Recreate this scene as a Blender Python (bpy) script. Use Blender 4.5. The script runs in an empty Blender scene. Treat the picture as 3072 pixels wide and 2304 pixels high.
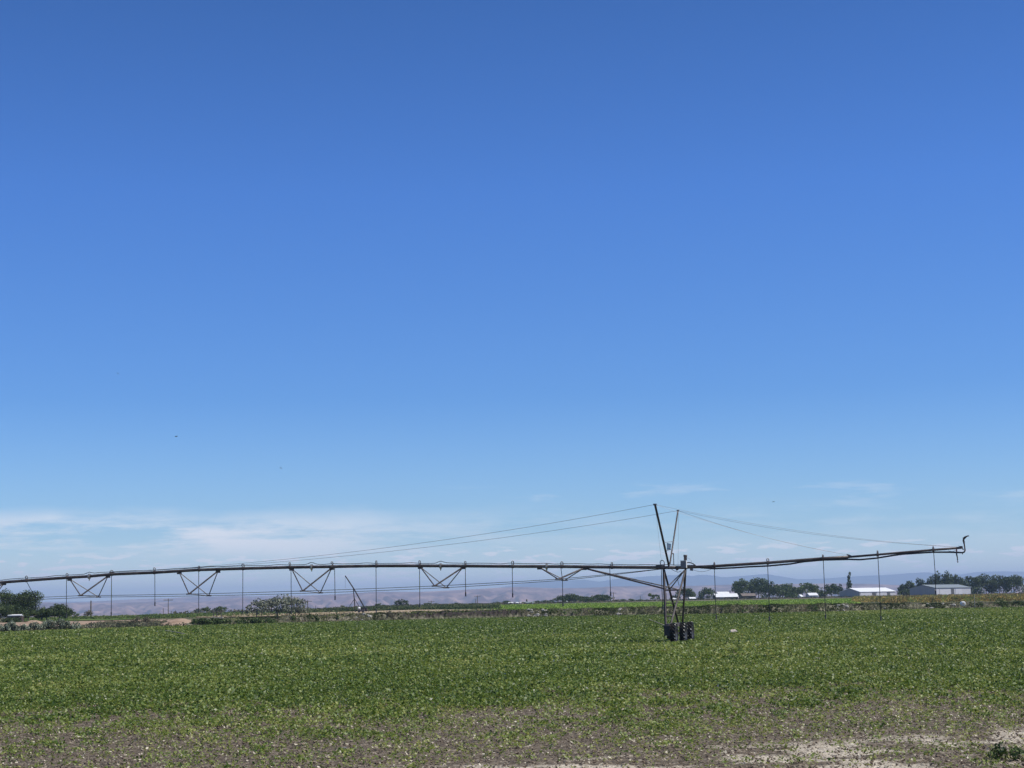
import bpy, math, random
import numpy as np
from mathutils import Vector, Matrix
random.seed(7); rng = np.random.default_rng(7)
S = bpy.context.scene
COL = S.collection
R = math.radians

# ------------------------------------------------------------------ camera
F = 5000.0; CXP, CYP = 1536.0, 1152.0; CAMH = 2.43
ROLL = 0.0183; PITCH = math.atan(643.0 / F)
cf = Vector((0, math.cos(PITCH), math.sin(PITCH)))
r0 = Vector((1, 0, 0)); u0 = Vector((0, -math.sin(PITCH), math.cos(PITCH)))
cr = r0 * math.cos(ROLL) - u0 * math.sin(ROLL)
cu = r0 * math.sin(ROLL) + u0 * math.cos(ROLL)
CAM = Vector((0, 0, CAMH))
cd = bpy.data.cameras.new('camera'); cam = bpy.data.objects.new('camera', cd); COL.objects.link(cam)
m = Matrix.Identity(4)
for i in range(3):
    m[i][0] = cr[i]; m[i][1] = cu[i]; m[i][2] = -cf[i]; m[i][3] = CAM[i]
cam.matrix_world = m
cd.sensor_width = 36; cd.lens = F / 3072 * 36; cd.clip_start = 0.1; cd.clip_end = 60000
S.camera = cam
S.cycles.volume_bounces = 3

def ray(px, py): return cf + cr * ((px - CXP) / F) - cu * ((py - CYP) / F)
def P(px, py, Y):
    d = ray(px, py); return CAM + d * (Y / d.y)
def yh(px): return 1795.0 - ROLL * (px - CXP)          # image row of the horizon
def azx(px):
    """X / Y on the ground for an image column (at the horizon)"""
    a = (px - CXP) / F; b = (yh(px) - CYP) / F
    return (a * cr.x - b * cu.x) / (cf.y + a * cr.y - b * cu.y)
def XY(px, Y):
    p = P(px, yh(px) + F * CAMH / Y, Y); return p.x

# ------------------------------------------------------------------ light and sky
SUN_EL, SUN_AZ = R(54), R(100)            # azimuth measured from +Y (view) towards +X (right)
sd = Vector((math.sin(SUN_AZ) * math.cos(SUN_EL), math.cos(SUN_AZ) * math.cos(SUN_EL), math.sin(SUN_EL)))
sl = bpy.data.lights.new('sun', 'SUN'); sl.energy = 4.7; sl.angle = R(0.5); sl.color = (1, .965, .9)
so = bpy.data.objects.new('sun', sl); COL.objects.link(so)
so.rotation_euler = (-sd).to_track_quat('-Z', 'Y').to_euler()
S.view_settings.view_transform = 'Standard'; S.view_settings.look = 'None'
S.view_settings.exposure = 0.0; S.view_settings.gamma = 1
W = bpy.data.worlds.new('World'); S.world = W; W.use_nodes = True
nt = W.node_tree; N = nt.nodes; L = nt.links
for n in list(N): N.remove(n)
def nd(t, **k):
    n = N.new(t)
    for a, b in k.items(): setattr(n, a, b)
    return n
def mth(op, a, b=None, c=None, clamp=False):
    n = N.new('ShaderNodeMath'); n.operation = op; n.use_clamp = clamp
    for i, v in enumerate((a, b, c)):
        if v is None: continue
        if isinstance(v, (int, float)): n.inputs[i].default_value = v
        else: L.new(v, n.inputs[i])
    return n.outputs[0]
sky = nd('ShaderNodeTexSky', sky_type='NISHITA', sun_disc=False, sun_elevation=SUN_EL, sun_rotation=SUN_AZ,
         altitude=900, air_density=1.0, dust_density=0.15, ozone_density=3.0)
tc = nd('ShaderNodeTexCoord'); sx = nd('ShaderNodeSeparateXYZ'); L.new(tc.outputs['Generated'], sx.inputs[0])
X_, Y_, Z_ = sx.outputs
azn = mth('ARCTAN2', X_, Y_)
mr = nd('ShaderNodeMapRange'); mr.inputs[1].default_value = 0; mr.inputs[2].default_value = 1.0
L.new(Z_, mr.inputs[0])
cr_ = nd('ShaderNodeValToRGB'); L.new(mr.outputs[0], cr_.inputs[0])
SKYR = [(0.0, (1.16, 1.22, 1.38)), (.04, (.62, .83, 1.11)), (.12, (.37, .65, 1.07)), (.24, (.33, .63, 1.15)), (.38, (.235, .50, .90)), (.50, (.36, .50, .72)), (.7, (.46, .46, .48)), (1.0, (.46, .46, .48))]
el_ = cr_.color_ramp.elements
el_[0].position = 0; el_[0].color = (*[c/1.5 for c in SKYR[0][1]], 1); el_[1].position = 1; el_[1].color = (*[c/1.5 for c in SKYR[-1][1]], 1)
for p_, c_ in SKYR[1:-1]:
    e = el_.new(p_); e.color = (*[c/1.5 for c in c_], 1)
mix = nd('ShaderNodeMix', data_type='RGBA', blend_type='MULTIPLY'); mix.inputs[0].default_value = 1
L.new(sky.outputs[0], mix.inputs[6]); L.new(cr_.outputs[0], mix.inputs[7])
sc_ = nd('ShaderNodeVectorMath', operation='SCALE'); sc_.inputs[3].default_value = 1.5 * 0.119
L.new(mix.outputs[2], sc_.inputs[0])
# clouds: noise over direction (azimuth, elevation)
def cloudnoise(sa, se, off, det=5, rough=.55):
    cb = nd('ShaderNodeCombineXYZ'); L.new(mth('MULTIPLY', azn, sa), cb.inputs[0]); L.new(mth('MULTIPLY', Z_, se), cb.inputs[1])
    cb.inputs[2].default_value = off
    n = nd('ShaderNodeTexNoise'); n.inputs['Scale'].default_value = 1; n.inputs['Detail'].default_value = det
    n.inputs['Roughness'].default_value = rough; L.new(cb.outputs[0], n.inputs['Vector'])
    return n.outputs['Fac']
def rng_(v, a, b, c=0, d=1):
    n = nd('ShaderNodeMapRange'); n.interpolation_type = 'SMOOTHSTEP'
    for i, q in enumerate((a, b, c, d)): n.inputs[i + 1].default_value = q
    L.new(v, n.inputs[0]); return n.outputs[0]
def band(v, a, b, c, d): return mth('MULTIPLY', rng_(v, a, b), rng_(v, c, d, 1, 0))
warp = mth('MULTIPLY', mth('SUBTRACT', cloudnoise(9, 20, 3.1), .5), .024)
elw = mth('ADD', Z_, warp)
cir = mth('MULTIPLY', band(elw, .018, .036, .041, .059), rng_(azn, -.19, .04, 1, .25))
cir = mth('MULTIPLY', cir, rng_(cloudnoise(9, 62, 8.3, 9, .66), .40, .60))
cir = mth('MULTIPLY', cir, .95)
veil = mth('MULTIPLY', band(Z_, -.02, .0, .012, .05), rng_(azn, .35, -.1, .05, .12))
puf = mth('MULTIPLY', rng_(cloudnoise(60, 300, 5.7, 5, .5), .52, .62), band(Z_, .006, .012, .026, .034))
puf = mth('MULTIPLY', puf, .9)
wis = mth('MULTIPLY', rng_(cloudnoise(16, 120, 14.2, 6, .6), .54, .68), band(Z_, .044, .052, .062, .07))
wis = mth('MULTIPLY', mth('MULTIPLY', wis, rng_(azn, -.08, .02)), .2)
tot = mth('MAXIMUM', mth('MAXIMUM', cir, puf), mth('MAXIMUM', veil, wis))
mc = nd('ShaderNodeMix', data_type='RGBA'); L.new(tot, mc.inputs[0]); L.new(sc_.outputs[0], mc.inputs[6])
mc.inputs[7].default_value = (.90, .93, 1.0, 1)
bg = nd('ShaderNodeBackground'); L.new(mc.outputs[2], bg.inputs[0]); bg.inputs[1].default_value = 1.0
wo = nd('ShaderNodeOutputWorld'); L.new(bg.outputs[0], wo.inputs[0])

# ------------------------------------------------------------------ helpers
def tag(o, label=None, cat=None, group=None, kind=None):
    if label: o['label'] = label
    if cat: o['category'] = cat
    if group: o['group'] = group
    if kind: o['kind'] = kind
    return o
def empty(name, loc, label, cat, group=None):
    o = bpy.data.objects.new(name, None); COL.objects.link(o); o.location = loc; o.empty_display_size = .5
    return tag(o, label, cat, group)
def mesh_np(name, V, Fq, mat, parent=None, attrs=None, smooth=False, tri=False):
    """V (n,3) float, Fq (m,k) int"""
    V = np.asarray(V, dtype=np.float32); Fq = np.asarray(Fq, dtype=np.int32)
    k = Fq.shape[1]; me = bpy.data.meshes.new(name)
    if parent is not None:
        off = np.array(worldloc(parent), dtype=np.float32); V = V - off
    me.vertices.add(len(V)); me.vertices.foreach_set('co', V.ravel())
    me.loops.add(Fq.size); me.loops.foreach_set('vertex_index', Fq.ravel())
    me.polygons.add(len(Fq)); me.polygons.foreach_set('loop_start', np.arange(0, Fq.size, k, dtype=np.int32))
    me.update(calc_edges=True)
    if smooth: me.polygons.foreach_set('use_smooth', np.ones(len(Fq), dtype=bool))
    for an, av in (attrs or {}).items():
        a = me.attributes.new(an, 'FLOAT', 'POINT'); a.data.foreach_set('value', np.asarray(av, dtype=np.float32))
    me.materials.append(mat)
    o = bpy.data.objects.new(name, me); COL.objects.link(o)
    if parent is not None: o.parent = parent
    return o
def worldloc(o):
    p = Vector(o.location); q = o.parent
    while q: p = p + q.location; q = q.parent
    return p
class MB:
    """collects simple shapes in world coordinates, build() links them as one object"""
    def __init__(s): s.v = []; s.f = []
    def box(s, c, sx, sy, sz, rz=0, M=None):
        b = len(s.v); c = Vector(c)
        Rm = M if M is not None else Matrix.Rotation(rz, 3, 'Z')
        for dx in (-.5, .5):
            for dy in (-.5, .5):
                for dz in (-.5, .5): s.v.append(tuple(c + Rm @ Vector((dx * sx, dy * sy, dz * sz))))
        for q in ((0, 1, 3, 2), (4, 6, 7, 5), (0, 4, 5, 1), (2, 3, 7, 6), (0, 2, 6, 4), (1, 5, 7, 3)): s.f.append([b + i for i in q])
        return s
    def tube(s, pts, r, n=10, cap=True):
        pts = [Vector(p) for p in pts]; rs = r if isinstance(r, (list, tuple)) else [r] * len(pts)
        b = len(s.v); prev = None
        for i, p in enumerate(pts):
            a = pts[max(i - 1, 0)]; c = pts[min(i + 1, len(pts) - 1)]
            d = (c - a).normalized()
            if prev is None:
                up = Vector((0, 0, 1)) if abs(d.z) < .9 else Vector((1, 0, 0)); e1 = d.cross(up).normalized()
            else: e1 = (prev - d * prev.dot(d)).normalized()
            prev = e1; e2 = d.cross(e1)
            for k in range(n):
                t = 2 * math.pi * k / n; s.v.append(tuple(p + (e1 * math.cos(t) + e2 * math.sin(t)) * rs[i]))
        for i in range(len(pts) - 1):
            for k in range(n):
                a0 = b + i * n + k; a1 = b + i * n + (k + 1) % n
                s.f.append([a0, a1, a1 + n, a0 + n])
        if cap:
            s.f.append([b + k for k in range(n)][::-1]); e = b + (len(pts) - 1) * n; s.f.append([e + k for k in range(n)])
        return s
    def poly(s, pts):
        b = len(s.v); s.v += [tuple(p) for p in pts]; s.f.append(list(range(b, b + len(pts)))); return s
    def prism(s, pts, thick):
        """flat polygon (list of Vectors) given thickness along its normal"""
        pts = [Vector(p) for p in pts]; n = (pts[1] - pts[0]).cross(pts[2] - pts[0]).normalized() * thick
        b = len(s.v); k = len(pts); s.v += [tuple(p) for p in pts] + [tuple(p + n) for p in pts]
        s.f.append([b + i for i in range(k)][::-1]); s.f.append([b + k + i for i in range(k)])
        for i in range(k):
            j = (i + 1) % k; s.f.append([b + i, b + j, b + k + j, b + k + i])
        return s
    def build(s, name, mat, parent=None, smooth=False):
        me = bpy.data.meshes.new(name); off = worldloc(parent) if parent is not None else Vector((0, 0, 0))
        me.from_pydata([tuple(Vector(v) - off) for v in s.v], [], s.f); me.materials.append(mat)
        if smooth: me.polygons.foreach_set('use_smooth', [True] * len(me.polygons))
        me.update()
        o = bpy.data.objects.new(name, me); COL.objects.link(o)
        if parent is not None: o.parent = parent
        return o

def mat_new(name):
    m = bpy.data.materials.new(name); m.use_nodes = True; t = m.node_tree
    b = t.nodes['Principled BSDF']; return m, t, b
def ramp(t, cols):
    n = t.nodes.new('ShaderNodeValToRGB'); e = n.color_ramp.elements
    e[0].position = cols[0][0]; e[0].color = (*cols[0][1], 1); e[1].position = cols[-1][0]; e[1].color = (*cols[-1][1], 1)
    for p, c in cols[1:-1]:
        q = e.new(p); q.color = (*c, 1)
    return n
def mat_noise(name, cols, scale=4, detail=6, rough=.8, spec=.3, metal=0, vscale=(1, 1, 1), bump=0, bumpscale=None, rg=.6):
    m, t, b = mat_new(name)
    tc = t.nodes.new('ShaderNodeTexCoord'); mp = t.nodes.new('ShaderNodeMapping'); mp.inputs['Scale'].default_value = vscale
    t.links.new(tc.outputs['Object'], mp.inputs[0])
    n = t.nodes.new('ShaderNodeTexNoise'); n.inputs['Scale'].default_value = scale; n.inputs['Detail'].default_value = detail; n.inputs['Roughness'].default_value = rg
    t.links.new(mp.outputs[0], n.inputs['Vector'])
    r = ramp(t, cols); t.links.new(n.outputs['Fac'], r.inputs[0]); t.links.new(r.outputs[0], b.inputs['Base Color'])
    b.inputs['Roughness'].default_value = rough; b.inputs['Specular IOR Level'].default_value = spec; b.inputs['Metallic'].default_value = metal
    if bump:
        n2 = t.nodes.new('ShaderNodeTexNoise'); n2.inputs['Scale'].default_value = bumpscale or scale * 4; n2.inputs['Detail'].default_value = 8
        t.links.new(mp.outputs[0], n2.inputs['Vector'])
        bp = t.nodes.new('ShaderNodeBump'); bp.inputs['Strength'].default_value = 1; bp.inputs['Distance'].default_value = bump
        t.links.new(n2.outputs['Fac'], bp.inputs['Height']); t.links.new(bp.outputs[0], b.inputs['Normal'])
    return m
def mat_leaf(name, cols, rough=.5, spec=.4, trans=.25, attr='tint', tcol=None):
    m, t, b = mat_new(name)
    a = t.nodes.new('ShaderNodeAttribute'); a.attribute_name = attr
    r = ramp(t, cols); t.links.new(a.outputs['Fac'], r.inputs[0]); t.links.new(r.outputs[0], b.inputs['Base Color'])
    b.inputs['Roughness'].default_value = rough; b.inputs['Specular IOR Level'].default_value = spec
    if trans > 0:
        tr = t.nodes.new('ShaderNodeBsdfTranslucent')
        hs = t.nodes.new('ShaderNodeHueSaturation'); hs.inputs['Value'].default_value = 1.3; hs.inputs['Hue'].default_value = .485
        t.links.new(r.outputs[0], hs.inputs['Color']); t.links.new(hs.outputs[0], tr.inputs[0])
        mx = t.nodes.new('ShaderNodeMixShader'); mx.inputs[0].default_value = trans
        t.links.new(b.outputs[0], mx.inputs[1]); t.links.new(tr.outputs[0], mx.inputs[2])
        t.links.new(mx.outputs[0], t.nodes['Material Output'].inputs[0])
    return m

def _hash(ix, iy, seed):
    h = (ix.astype(np.int64) * 374761393 + iy.astype(np.int64) * 668265263 + seed * 1442695041) & 0xffffffff
    h = ((h ^ (h >> 13)) * 1274126177) & 0xffffffff
    return ((h ^ (h >> 16)) & 0xffff) / 65535.0
def vnoise(x, y, seed=0):
    x = np.asarray(x, float); y = np.asarray(y, float)
    ix = np.floor(x); iy = np.floor(y); fx = x - ix; fy = y - iy
    fx = fx * fx * (3 - 2 * fx); fy = fy * fy * (3 - 2 * fy)
    a = _hash(ix, iy, seed); b = _hash(ix + 1, iy, seed); c = _hash(ix, iy + 1, seed); d = _hash(ix + 1, iy + 1, seed)
    return (a * (1 - fx) + b * fx) * (1 - fy) + (c * (1 - fx) + d * fx) * fy
def fbm(x, y, seed=0, oct=4, g=.5):
    s = 0; a = 1; t = 0
    for o in range(oct):
        s = s + a * vnoise(x * 2 ** o, y * 2 ** o, seed + o * 17); t += a; a *= g
    return s / t
def sstep(a, b, x):
    t = np.clip((x - a) / (b - a), 0, 1); return t * t * (3 - 2 * t)

# ------------------------------------------------------------------ terrain
PXT = [-1500, 0, 350, 600, 950, 1130, 1300, 1500, 1700, 1850, 2100, 2300, 2500, 2800, 3072, 4500]
CRT = [380, 385, 395, 470, 500, 680, 710, 730, 760, 790, 830, 815, 815, 770, 850, 850]
AZT = [azx(p) for p in PXT]
def crest(X, Y): return np.interp(np.asarray(X, float) / np.maximum(np.asarray(Y, float), 1), AZT, CRT)
EPX = [-1500, 0, 300, 600, 1000, 1500, 2000, 2300, 2800, 3072, 4500]
EYY = [140, 160, 172, 182, 193, 202, 202, 199, 213, 215, 218]      # far edge of the bean field
def edge(X, Y): return np.interp(np.asarray(X, float) / np.maximum(np.asarray(Y, float), 1), [azx(p) for p in EPX], EYY)
def gz(X, Y):
    X = np.asarray(X, float); Y = np.asarray(Y, float)
    d = np.maximum(Y - crest(X, Y), 0)
    return -np.minimum(.012 * d, 60)
def gzs(X, Y): return float(gz(X, Y))

def sandmask(X, Y):
    n = fbm(X * .8 + 3, Y * .95, 51, 5, .62)
    lim = 24.9 + np.clip(X, -8, 8) * .50
    band_ = 1 - sstep(lim - .6, lim + 1.6, Y)
    return sstep(.475, .55, n + .05 * sstep(2, 7, X) - .03 * sstep(0, -4, X)) * band_
def density(X, Y):
    """how thickly the crop stands, 0..1"""
    az = X / np.maximum(Y, 1)
    yb = np.interp(az, [-.31, -.2, -.12, 0, .1, .2, .31], [31.5, 31.5, 31.0, 31.5, 32.5, 34.0, 36.0])
    n = fbm(X * .40, Y * .20, 5, 4) - .5; n2 = fbm(X * 1.9, Y * .9, 9, 3) - .5
    d = (Y - yb) / 24 + n * 1.1 + n2 * 1.8 + .42
    d = np.clip(d, .25, 1)
    far = fbm(X * .06, Y * .022, 23, 4)
    thin = sstep(.56, .70, far) * .30 * sstep(35, 60, Y)
    d = d * (1 - thin)
    return d * (1 - .8 * sandmask(X, Y)) * (.60 + .40 * sstep(24, 40, Y))

def make_ground():
    xs = np.concatenate([-np.geomspace(12000, 17, 70), np.arange(-16, 16.01, .1), np.geomspace(17, 12000, 70)])
    ys = np.concatenate([np.linspace(-300, 10, 12), np.arange(11, 20, .5), np.arange(20, 44, .085), np.arange(44, 90, .6), np.geomspace(90, 26000, 190)])
    XX, YY = np.meshgrid(xs, ys); Z = gz(XX, YY)
    near = (1 - sstep(48, 60, YY)) * (1 - sstep(17, 20, np.abs(XX)))
    cl = fbm(XX * 1.3, YY * 1.3, 3, 3) - .5
    c2 = fbm(XX * 6, YY * 6, 4, 3) - .5
    sm = sandmask(XX, YY)
    Z = Z + near * (cl * .10 + np.abs(c2) * .09 * (1 - sm * .8))
    ny, nx = XX.shape; idx = np.arange(ny * nx).reshape(ny, nx)
    Fq = np.stack([idx[:-1, :-1], idx[:-1, 1:], idx[1:, 1:], idx[1:, :-1]], -1).reshape(-1, 4)
    m, t, b = mat_new('soil')
    tc = t.nodes.new('ShaderNodeTexCoord')
    def noise(s, d=6, vs=(1, 1, 1)):
        mp = t.nodes.new('ShaderNodeMapping'); mp.inputs['Scale'].default_value = vs; t.links.new(tc.outputs['Object'], mp.inputs[0])
        n = t.nodes.new('ShaderNodeTexNoise'); n.inputs['Scale'].default_value = s; n.inputs['Detail'].default_value = d; t.links.new(mp.outputs[0], n.inputs['Vector']); return n.outputs['Fac']
    r = ramp(t, [(.3, (.062, .050, .037)), (.5, (.135, .110, .085)), (.68, (.245, .205, .16))]); t.links.new(noise(9), r.inputs[0])
    r2 = ramp(t, [(.3, (.32, .28, .225)), (.7, (.62, .55, .45))]); t.links.new(noise(5), r2.inputs[0])
    a = t.nodes.new('ShaderNodeAttribute'); a.attribute_name = 'sand'
    mx = t.nodes.new('ShaderNodeMix'); mx.data_type = 'RGBA'; t.links.new(a.outputs['Fac'], mx.inputs[0]); t.links.new(r.outputs[0], mx.inputs[6]); t.links.new(r2.outputs[0], mx.inputs[7])
    # far land: dry grass and scrub colour
    a2 = t.nodes.new('ShaderNodeAttribute'); a2.attribute_name = 'far'
    r3 = ramp(t, [(.3, (.05, .058, .026)), (.5, (.10, .10, .05)), (.7, (.19, .165, .10))]); t.links.new(noise(.05, 8, (1, .35, 1)), r3.inputs[0])
    mx2 = t.nodes.new('ShaderNodeMix'); mx2.data_type = 'RGBA'; t.links.new(a2.outputs['Fac'], mx2.inputs[0]); t.links.new(mx.outputs[2], mx2.inputs[6]); t.links.new(r3.outputs[0], mx2.inputs[7])
    t.links.new(mx2.outputs[2], b.inputs['Base Color']); b.inputs['Roughness'].default_value = .95; b.inputs['Specular IOR Level'].default_value = .15
    bp = t.nodes.new('ShaderNodeBump'); bp.inputs['Distance'].default_value = .03; t.links.new(noise(28, 8), bp.inputs['Height']); t.links.new(bp.outputs[0], b.inputs['Normal'])
    far = sstep(0, 6, YY - edge(XX, YY))
    V = np.stack([XX, YY, Z], -1).reshape(-1, 3)
    o = mesh_np('ground', V, Fq, m, attrs={'sand': sm.ravel(), 'far': far.ravel()}, smooth=True)
    tag(o, kind='structure')
make_ground()

def sheet(name, pxs, ynear, yfar, mat, dz, nrow=14, kind='structure', hfun=None, step=25):
    """a strip of land between two depth curves given per image column"""
    ps = np.arange(pxs[0], pxs[-1] + 1, step); yn = np.interp(ps, pxs, ynear); yf = np.interp(ps, pxs, yfar)
    V = []; 
    jit = (fbm(ps * .02, ps * 0, 77, 3) - .5)
    for k in range(nrow + 1):
        f = k / nrow
        for i, p in enumerate(ps):
            Yc = yn[i] * (1 - f) + yf[i] * f
            if k == 0: Yc += jit[i] * 10
            x = azx(p) * Yc
            z = gzs(x, Yc) + dz + (hfun(p, f) if hfun else 0)
            V.append((x, Yc, z))
    n = len(ps); idx = np.arange((nrow + 1) * n).reshape(nrow + 1, n)
    Fq = np.stack([idx[:-1, :-1], idx[:-1, 1:], idx[1:, 1:], idx[1:, :-1]], -1).reshape(-1, 4)
    o = mesh_np(name, V, Fq, mat, smooth=True); tag(o, kind=kind); return o

M = {}
M['green_field'] = mat_noise('bright_crop', [(.3, (.13, .20, .03)), (.5, (.19, .28, .04)), (.7, (.25, .33, .06))], scale=.12, vscale=(1, .22, 1), rough=.9, spec=.1)
M['strip_green'] = mat_noise('dull_grass', [(.3, (.06, .10, .022)), (.5, (.10, .15, .034)), (.7, (.15, .18, .06))], scale=.25, vscale=(1, .3, 1), rough=.9, spec=.1)
M['mid_field'] = mat_noise('mixed_grass', [(.3, (.05, .08, .025)), (.5, (.085, .12, .034)), (.7, (.13, .15, .055))], scale=.1, vscale=(1, .22, 1), rough=.9, spec=.1)
M['dirt'] = mat_noise('dry_dirt', [(.3, (.25, .185, .12)), (.5, (.36, .28, .19)), (.7, (.46, .37, .26))], scale=.15, vscale=(1, .4, 1), rough=.95, spec=.1, bump=.05, bumpscale=2)
M['pink_dirt'] = mat_noise('pinkish_dirt', [(.3, (.22, .15, .105)), (.5, (.34, .245, .18)), (.7, (.42, .32, .24))], scale=.5, rough=.95, spec=.1, bump=.08, bumpscale=2)
M['pale'] = mat_noise('pale_dirt', [(.3, (.4, .34, .27)), (.7, (.55, .48, .40))], scale=.1, rough=.95, spec=.1)
M['scrub_ground'] = mat_noise('scrub_ground', [(.35, (.09, .085, .05)), (.5, (.15, .135, .085)), (.65, (.22, .19, .13))], scale=.25, vscale=(1, .3, 1), rough=.95, spec=.1)
sheet('green_field', [1480, 1600, 2560, 2585], [330, 233, 236, 380], [560, 640, 655, 560], M['green_field'], .05)
sheet('mid_field', [850, 1130, 1480], [385, 420, 300], [495, 650, 640], M['mid_field'], .05)
sheet('grass_strip', [40, 350, 620, 900], [290, 280, 325, 420], [372, 385, 460, 470], M['strip_green'], .09)
sheet('dirt_track', [590, 760, 1000, 1250, 1540], [292, 296, 292, 300, 290], [330, 350, 372, 410, 340], M['dirt'], .13)
sheet('pale_ground', [140, 300, 430], [372, 378, 388], [383, 393, 402], M['pale'], .16)
sheet('scrub_strip', [1500, 2000, 2500, 3200], [640, 650, 655, 620], [760, 815, 810, 800], M['scrub_ground'], .10)
sheet('dirt_patch', [-300, 60, 250, 480, 600], [200, 204, 212, 212, 214], [262, 270, 272, 276, 262], M['pink_dirt'], .05)

# ridge lines of the hills and mountains
def hills(name, pts, Y, base_z, depth, mat, seed, amp, nper=3):
    pxs = [p[0] for p in pts]; pys = [p[1] for p in pts]
    ps = np.arange(pxs[0], pxs[-1], nper * 2.0)
    top = np.array([P(p, float(np.interp(p, pxs, pys)), Y).z for p in ps])
    nrow = 46; V = []
    for k in range(nrow + 1):
        f = k / nrow                       # 0 foot .. 0.8 crest .. 1 behind
        for i, p in enumerate(ps):
            Yc = Y - depth * (1 - f)
            x = azx(p) * Yc
            g = min(f / .999, 1)
            prof = g ** 1.25
            ridge = (fbm(p * .022 + .03 * k, k * .12, seed, 5, .6) - .5) * amp * max(0, math.sin(math.pi * min(g, 1))) ** .7
            gul = (vnoise(p * .045 + fbm(p * .01, k * .3, seed + 5) * 3, k * .04, seed + 9) - .5) * amp * .55 * max(0, math.sin(math.pi * min(g, 1)))
            V.append((x, Yc, base_z + (top[i] - base_z) * prof + float(ridge) + float(gul)))
    for i, p in enumerate(ps):
        V.append((azx(p) * (Y + depth * .6), Y + depth * .6, base_z))
    n = len(ps); idx = np.arange((nrow + 2) * n).reshape(nrow + 2, n)
    Fq = np.stack([idx[:-1, :-1], idx[:-1, 1:], idx[1:, 1:], idx[1:, :-1]], -1).reshape(-1, 4)
    o = mesh_np(name, V, Fq, mat, smooth=True); tag(o, kind='structure'); return o
M['hill'] = mat_noise('dry_hills', [(.38, (.11, .06, .055)), (.5, (.21, .125, .115)), (.62, (.36, .235, .20))], scale=.0045, detail=10, rough=1, spec=0, vscale=(1, .5, 1), rg=.65)
M['mount'] = mat_noise('far_mountain', [(.3, (.04, .05, .06)), (.7, (.12, .12, .13))], scale=.002, rough=1, spec=0)
near_pts = [(-1500, 1815), (-400, 1812), (0, 1810), (200, 1808), (340, 1809), (420, 1807), (470, 1806), (560, 1808), (640, 1803), (720, 1793), (760, 1797), (830, 1797), (930, 1786), (1000, 1783.5), (1130, 1775), (1250, 1776), (1380, 1770), (1500, 1763), (1560, 1760.5), (1650, 1764.5), (1750, 1764), (1850, 1759.5), (1950, 1758), (2100, 1757), (2180, 1754), (2350, 1752), (2500, 1750), (2600, 1751.5), (2700, 1755), (2850, 1757), (3072, 1752), (4500, 1740)]
mid_pts = [(-1500, 1806), (-400, 1806), (0, 1800), (130, 1806), (200, 1809), (340, 1801), (420, 1797), (500, 1795), (560, 1791), (640, 1790), (700, 1787), (760, 1789), (850, 1786), (1000, 1786), (1100, 1800), (1200, 1810)]
far_pts = [(-1500, 1812), (1350, 1800), (1480, 1766), (1530, 1757), (1590, 1748), (1660, 1744), (1755, 1739), (1800, 1745), (1870, 1734), (1930, 1730), (2010, 1725.6), (2050, 1725.6), (2080, 1728), (2100, 1724), (2140, 1726), (2170, 1732), (2230, 1728), (2300, 1721.7), (2350, 1730), (2400, 1738), (2470, 1736), (2510, 1733), (2600, 1727), (2650, 1725.7), (2720, 1720.5), (2780, 1716.7), (2840, 1722), (2890, 1723), (2930, 1716), (3000, 1714), (3072, 1715), (4500, 1700)]
hills('near_hills', near_pts, 9500, -62, 3500, M['hill'], 31, 64)
hills('middle_hills', mid_pts, 12600, -62, 2300, M['hill'], 47, 54)
hills('far_mountains', far_pts, 19000, -62, 4500, M['mount'], 63, 90)

# ------------------------------------------------------------------ leaves and tufts
def leaf_quads(C, size, nrm, asp=.7, spin=None, fold=0.0):
    """C (n,3) centres, size (n,), nrm (n,3) normals -> diamond leaves"""
    n = len(C)
    nrm = nrm / np.linalg.norm(nrm, axis=1, keepdims=True)
    a = rng.normal(size=(n, 3)) if spin is None else spin
    t = np.cross(nrm, a); t /= np.linalg.norm(t, axis=1, keepdims=True) + 1e-9
    b = np.cross(nrm, t)
    s = size[:, None]
    v0 = C - t * s * .5; v2 = C + t * s * .5 
    v1 = C + b * s * asp * .5 - t * s * .08 - nrm * s * fold; v3 = C - b * s * asp * .5 - t * s * .08 - nrm * s * fold
    V = np.stack([v0, v1, v2, v3], 1).reshape(-1, 3)
    Fq = np.arange(4 * n).reshape(n, 4)
    return V, Fq

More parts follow.
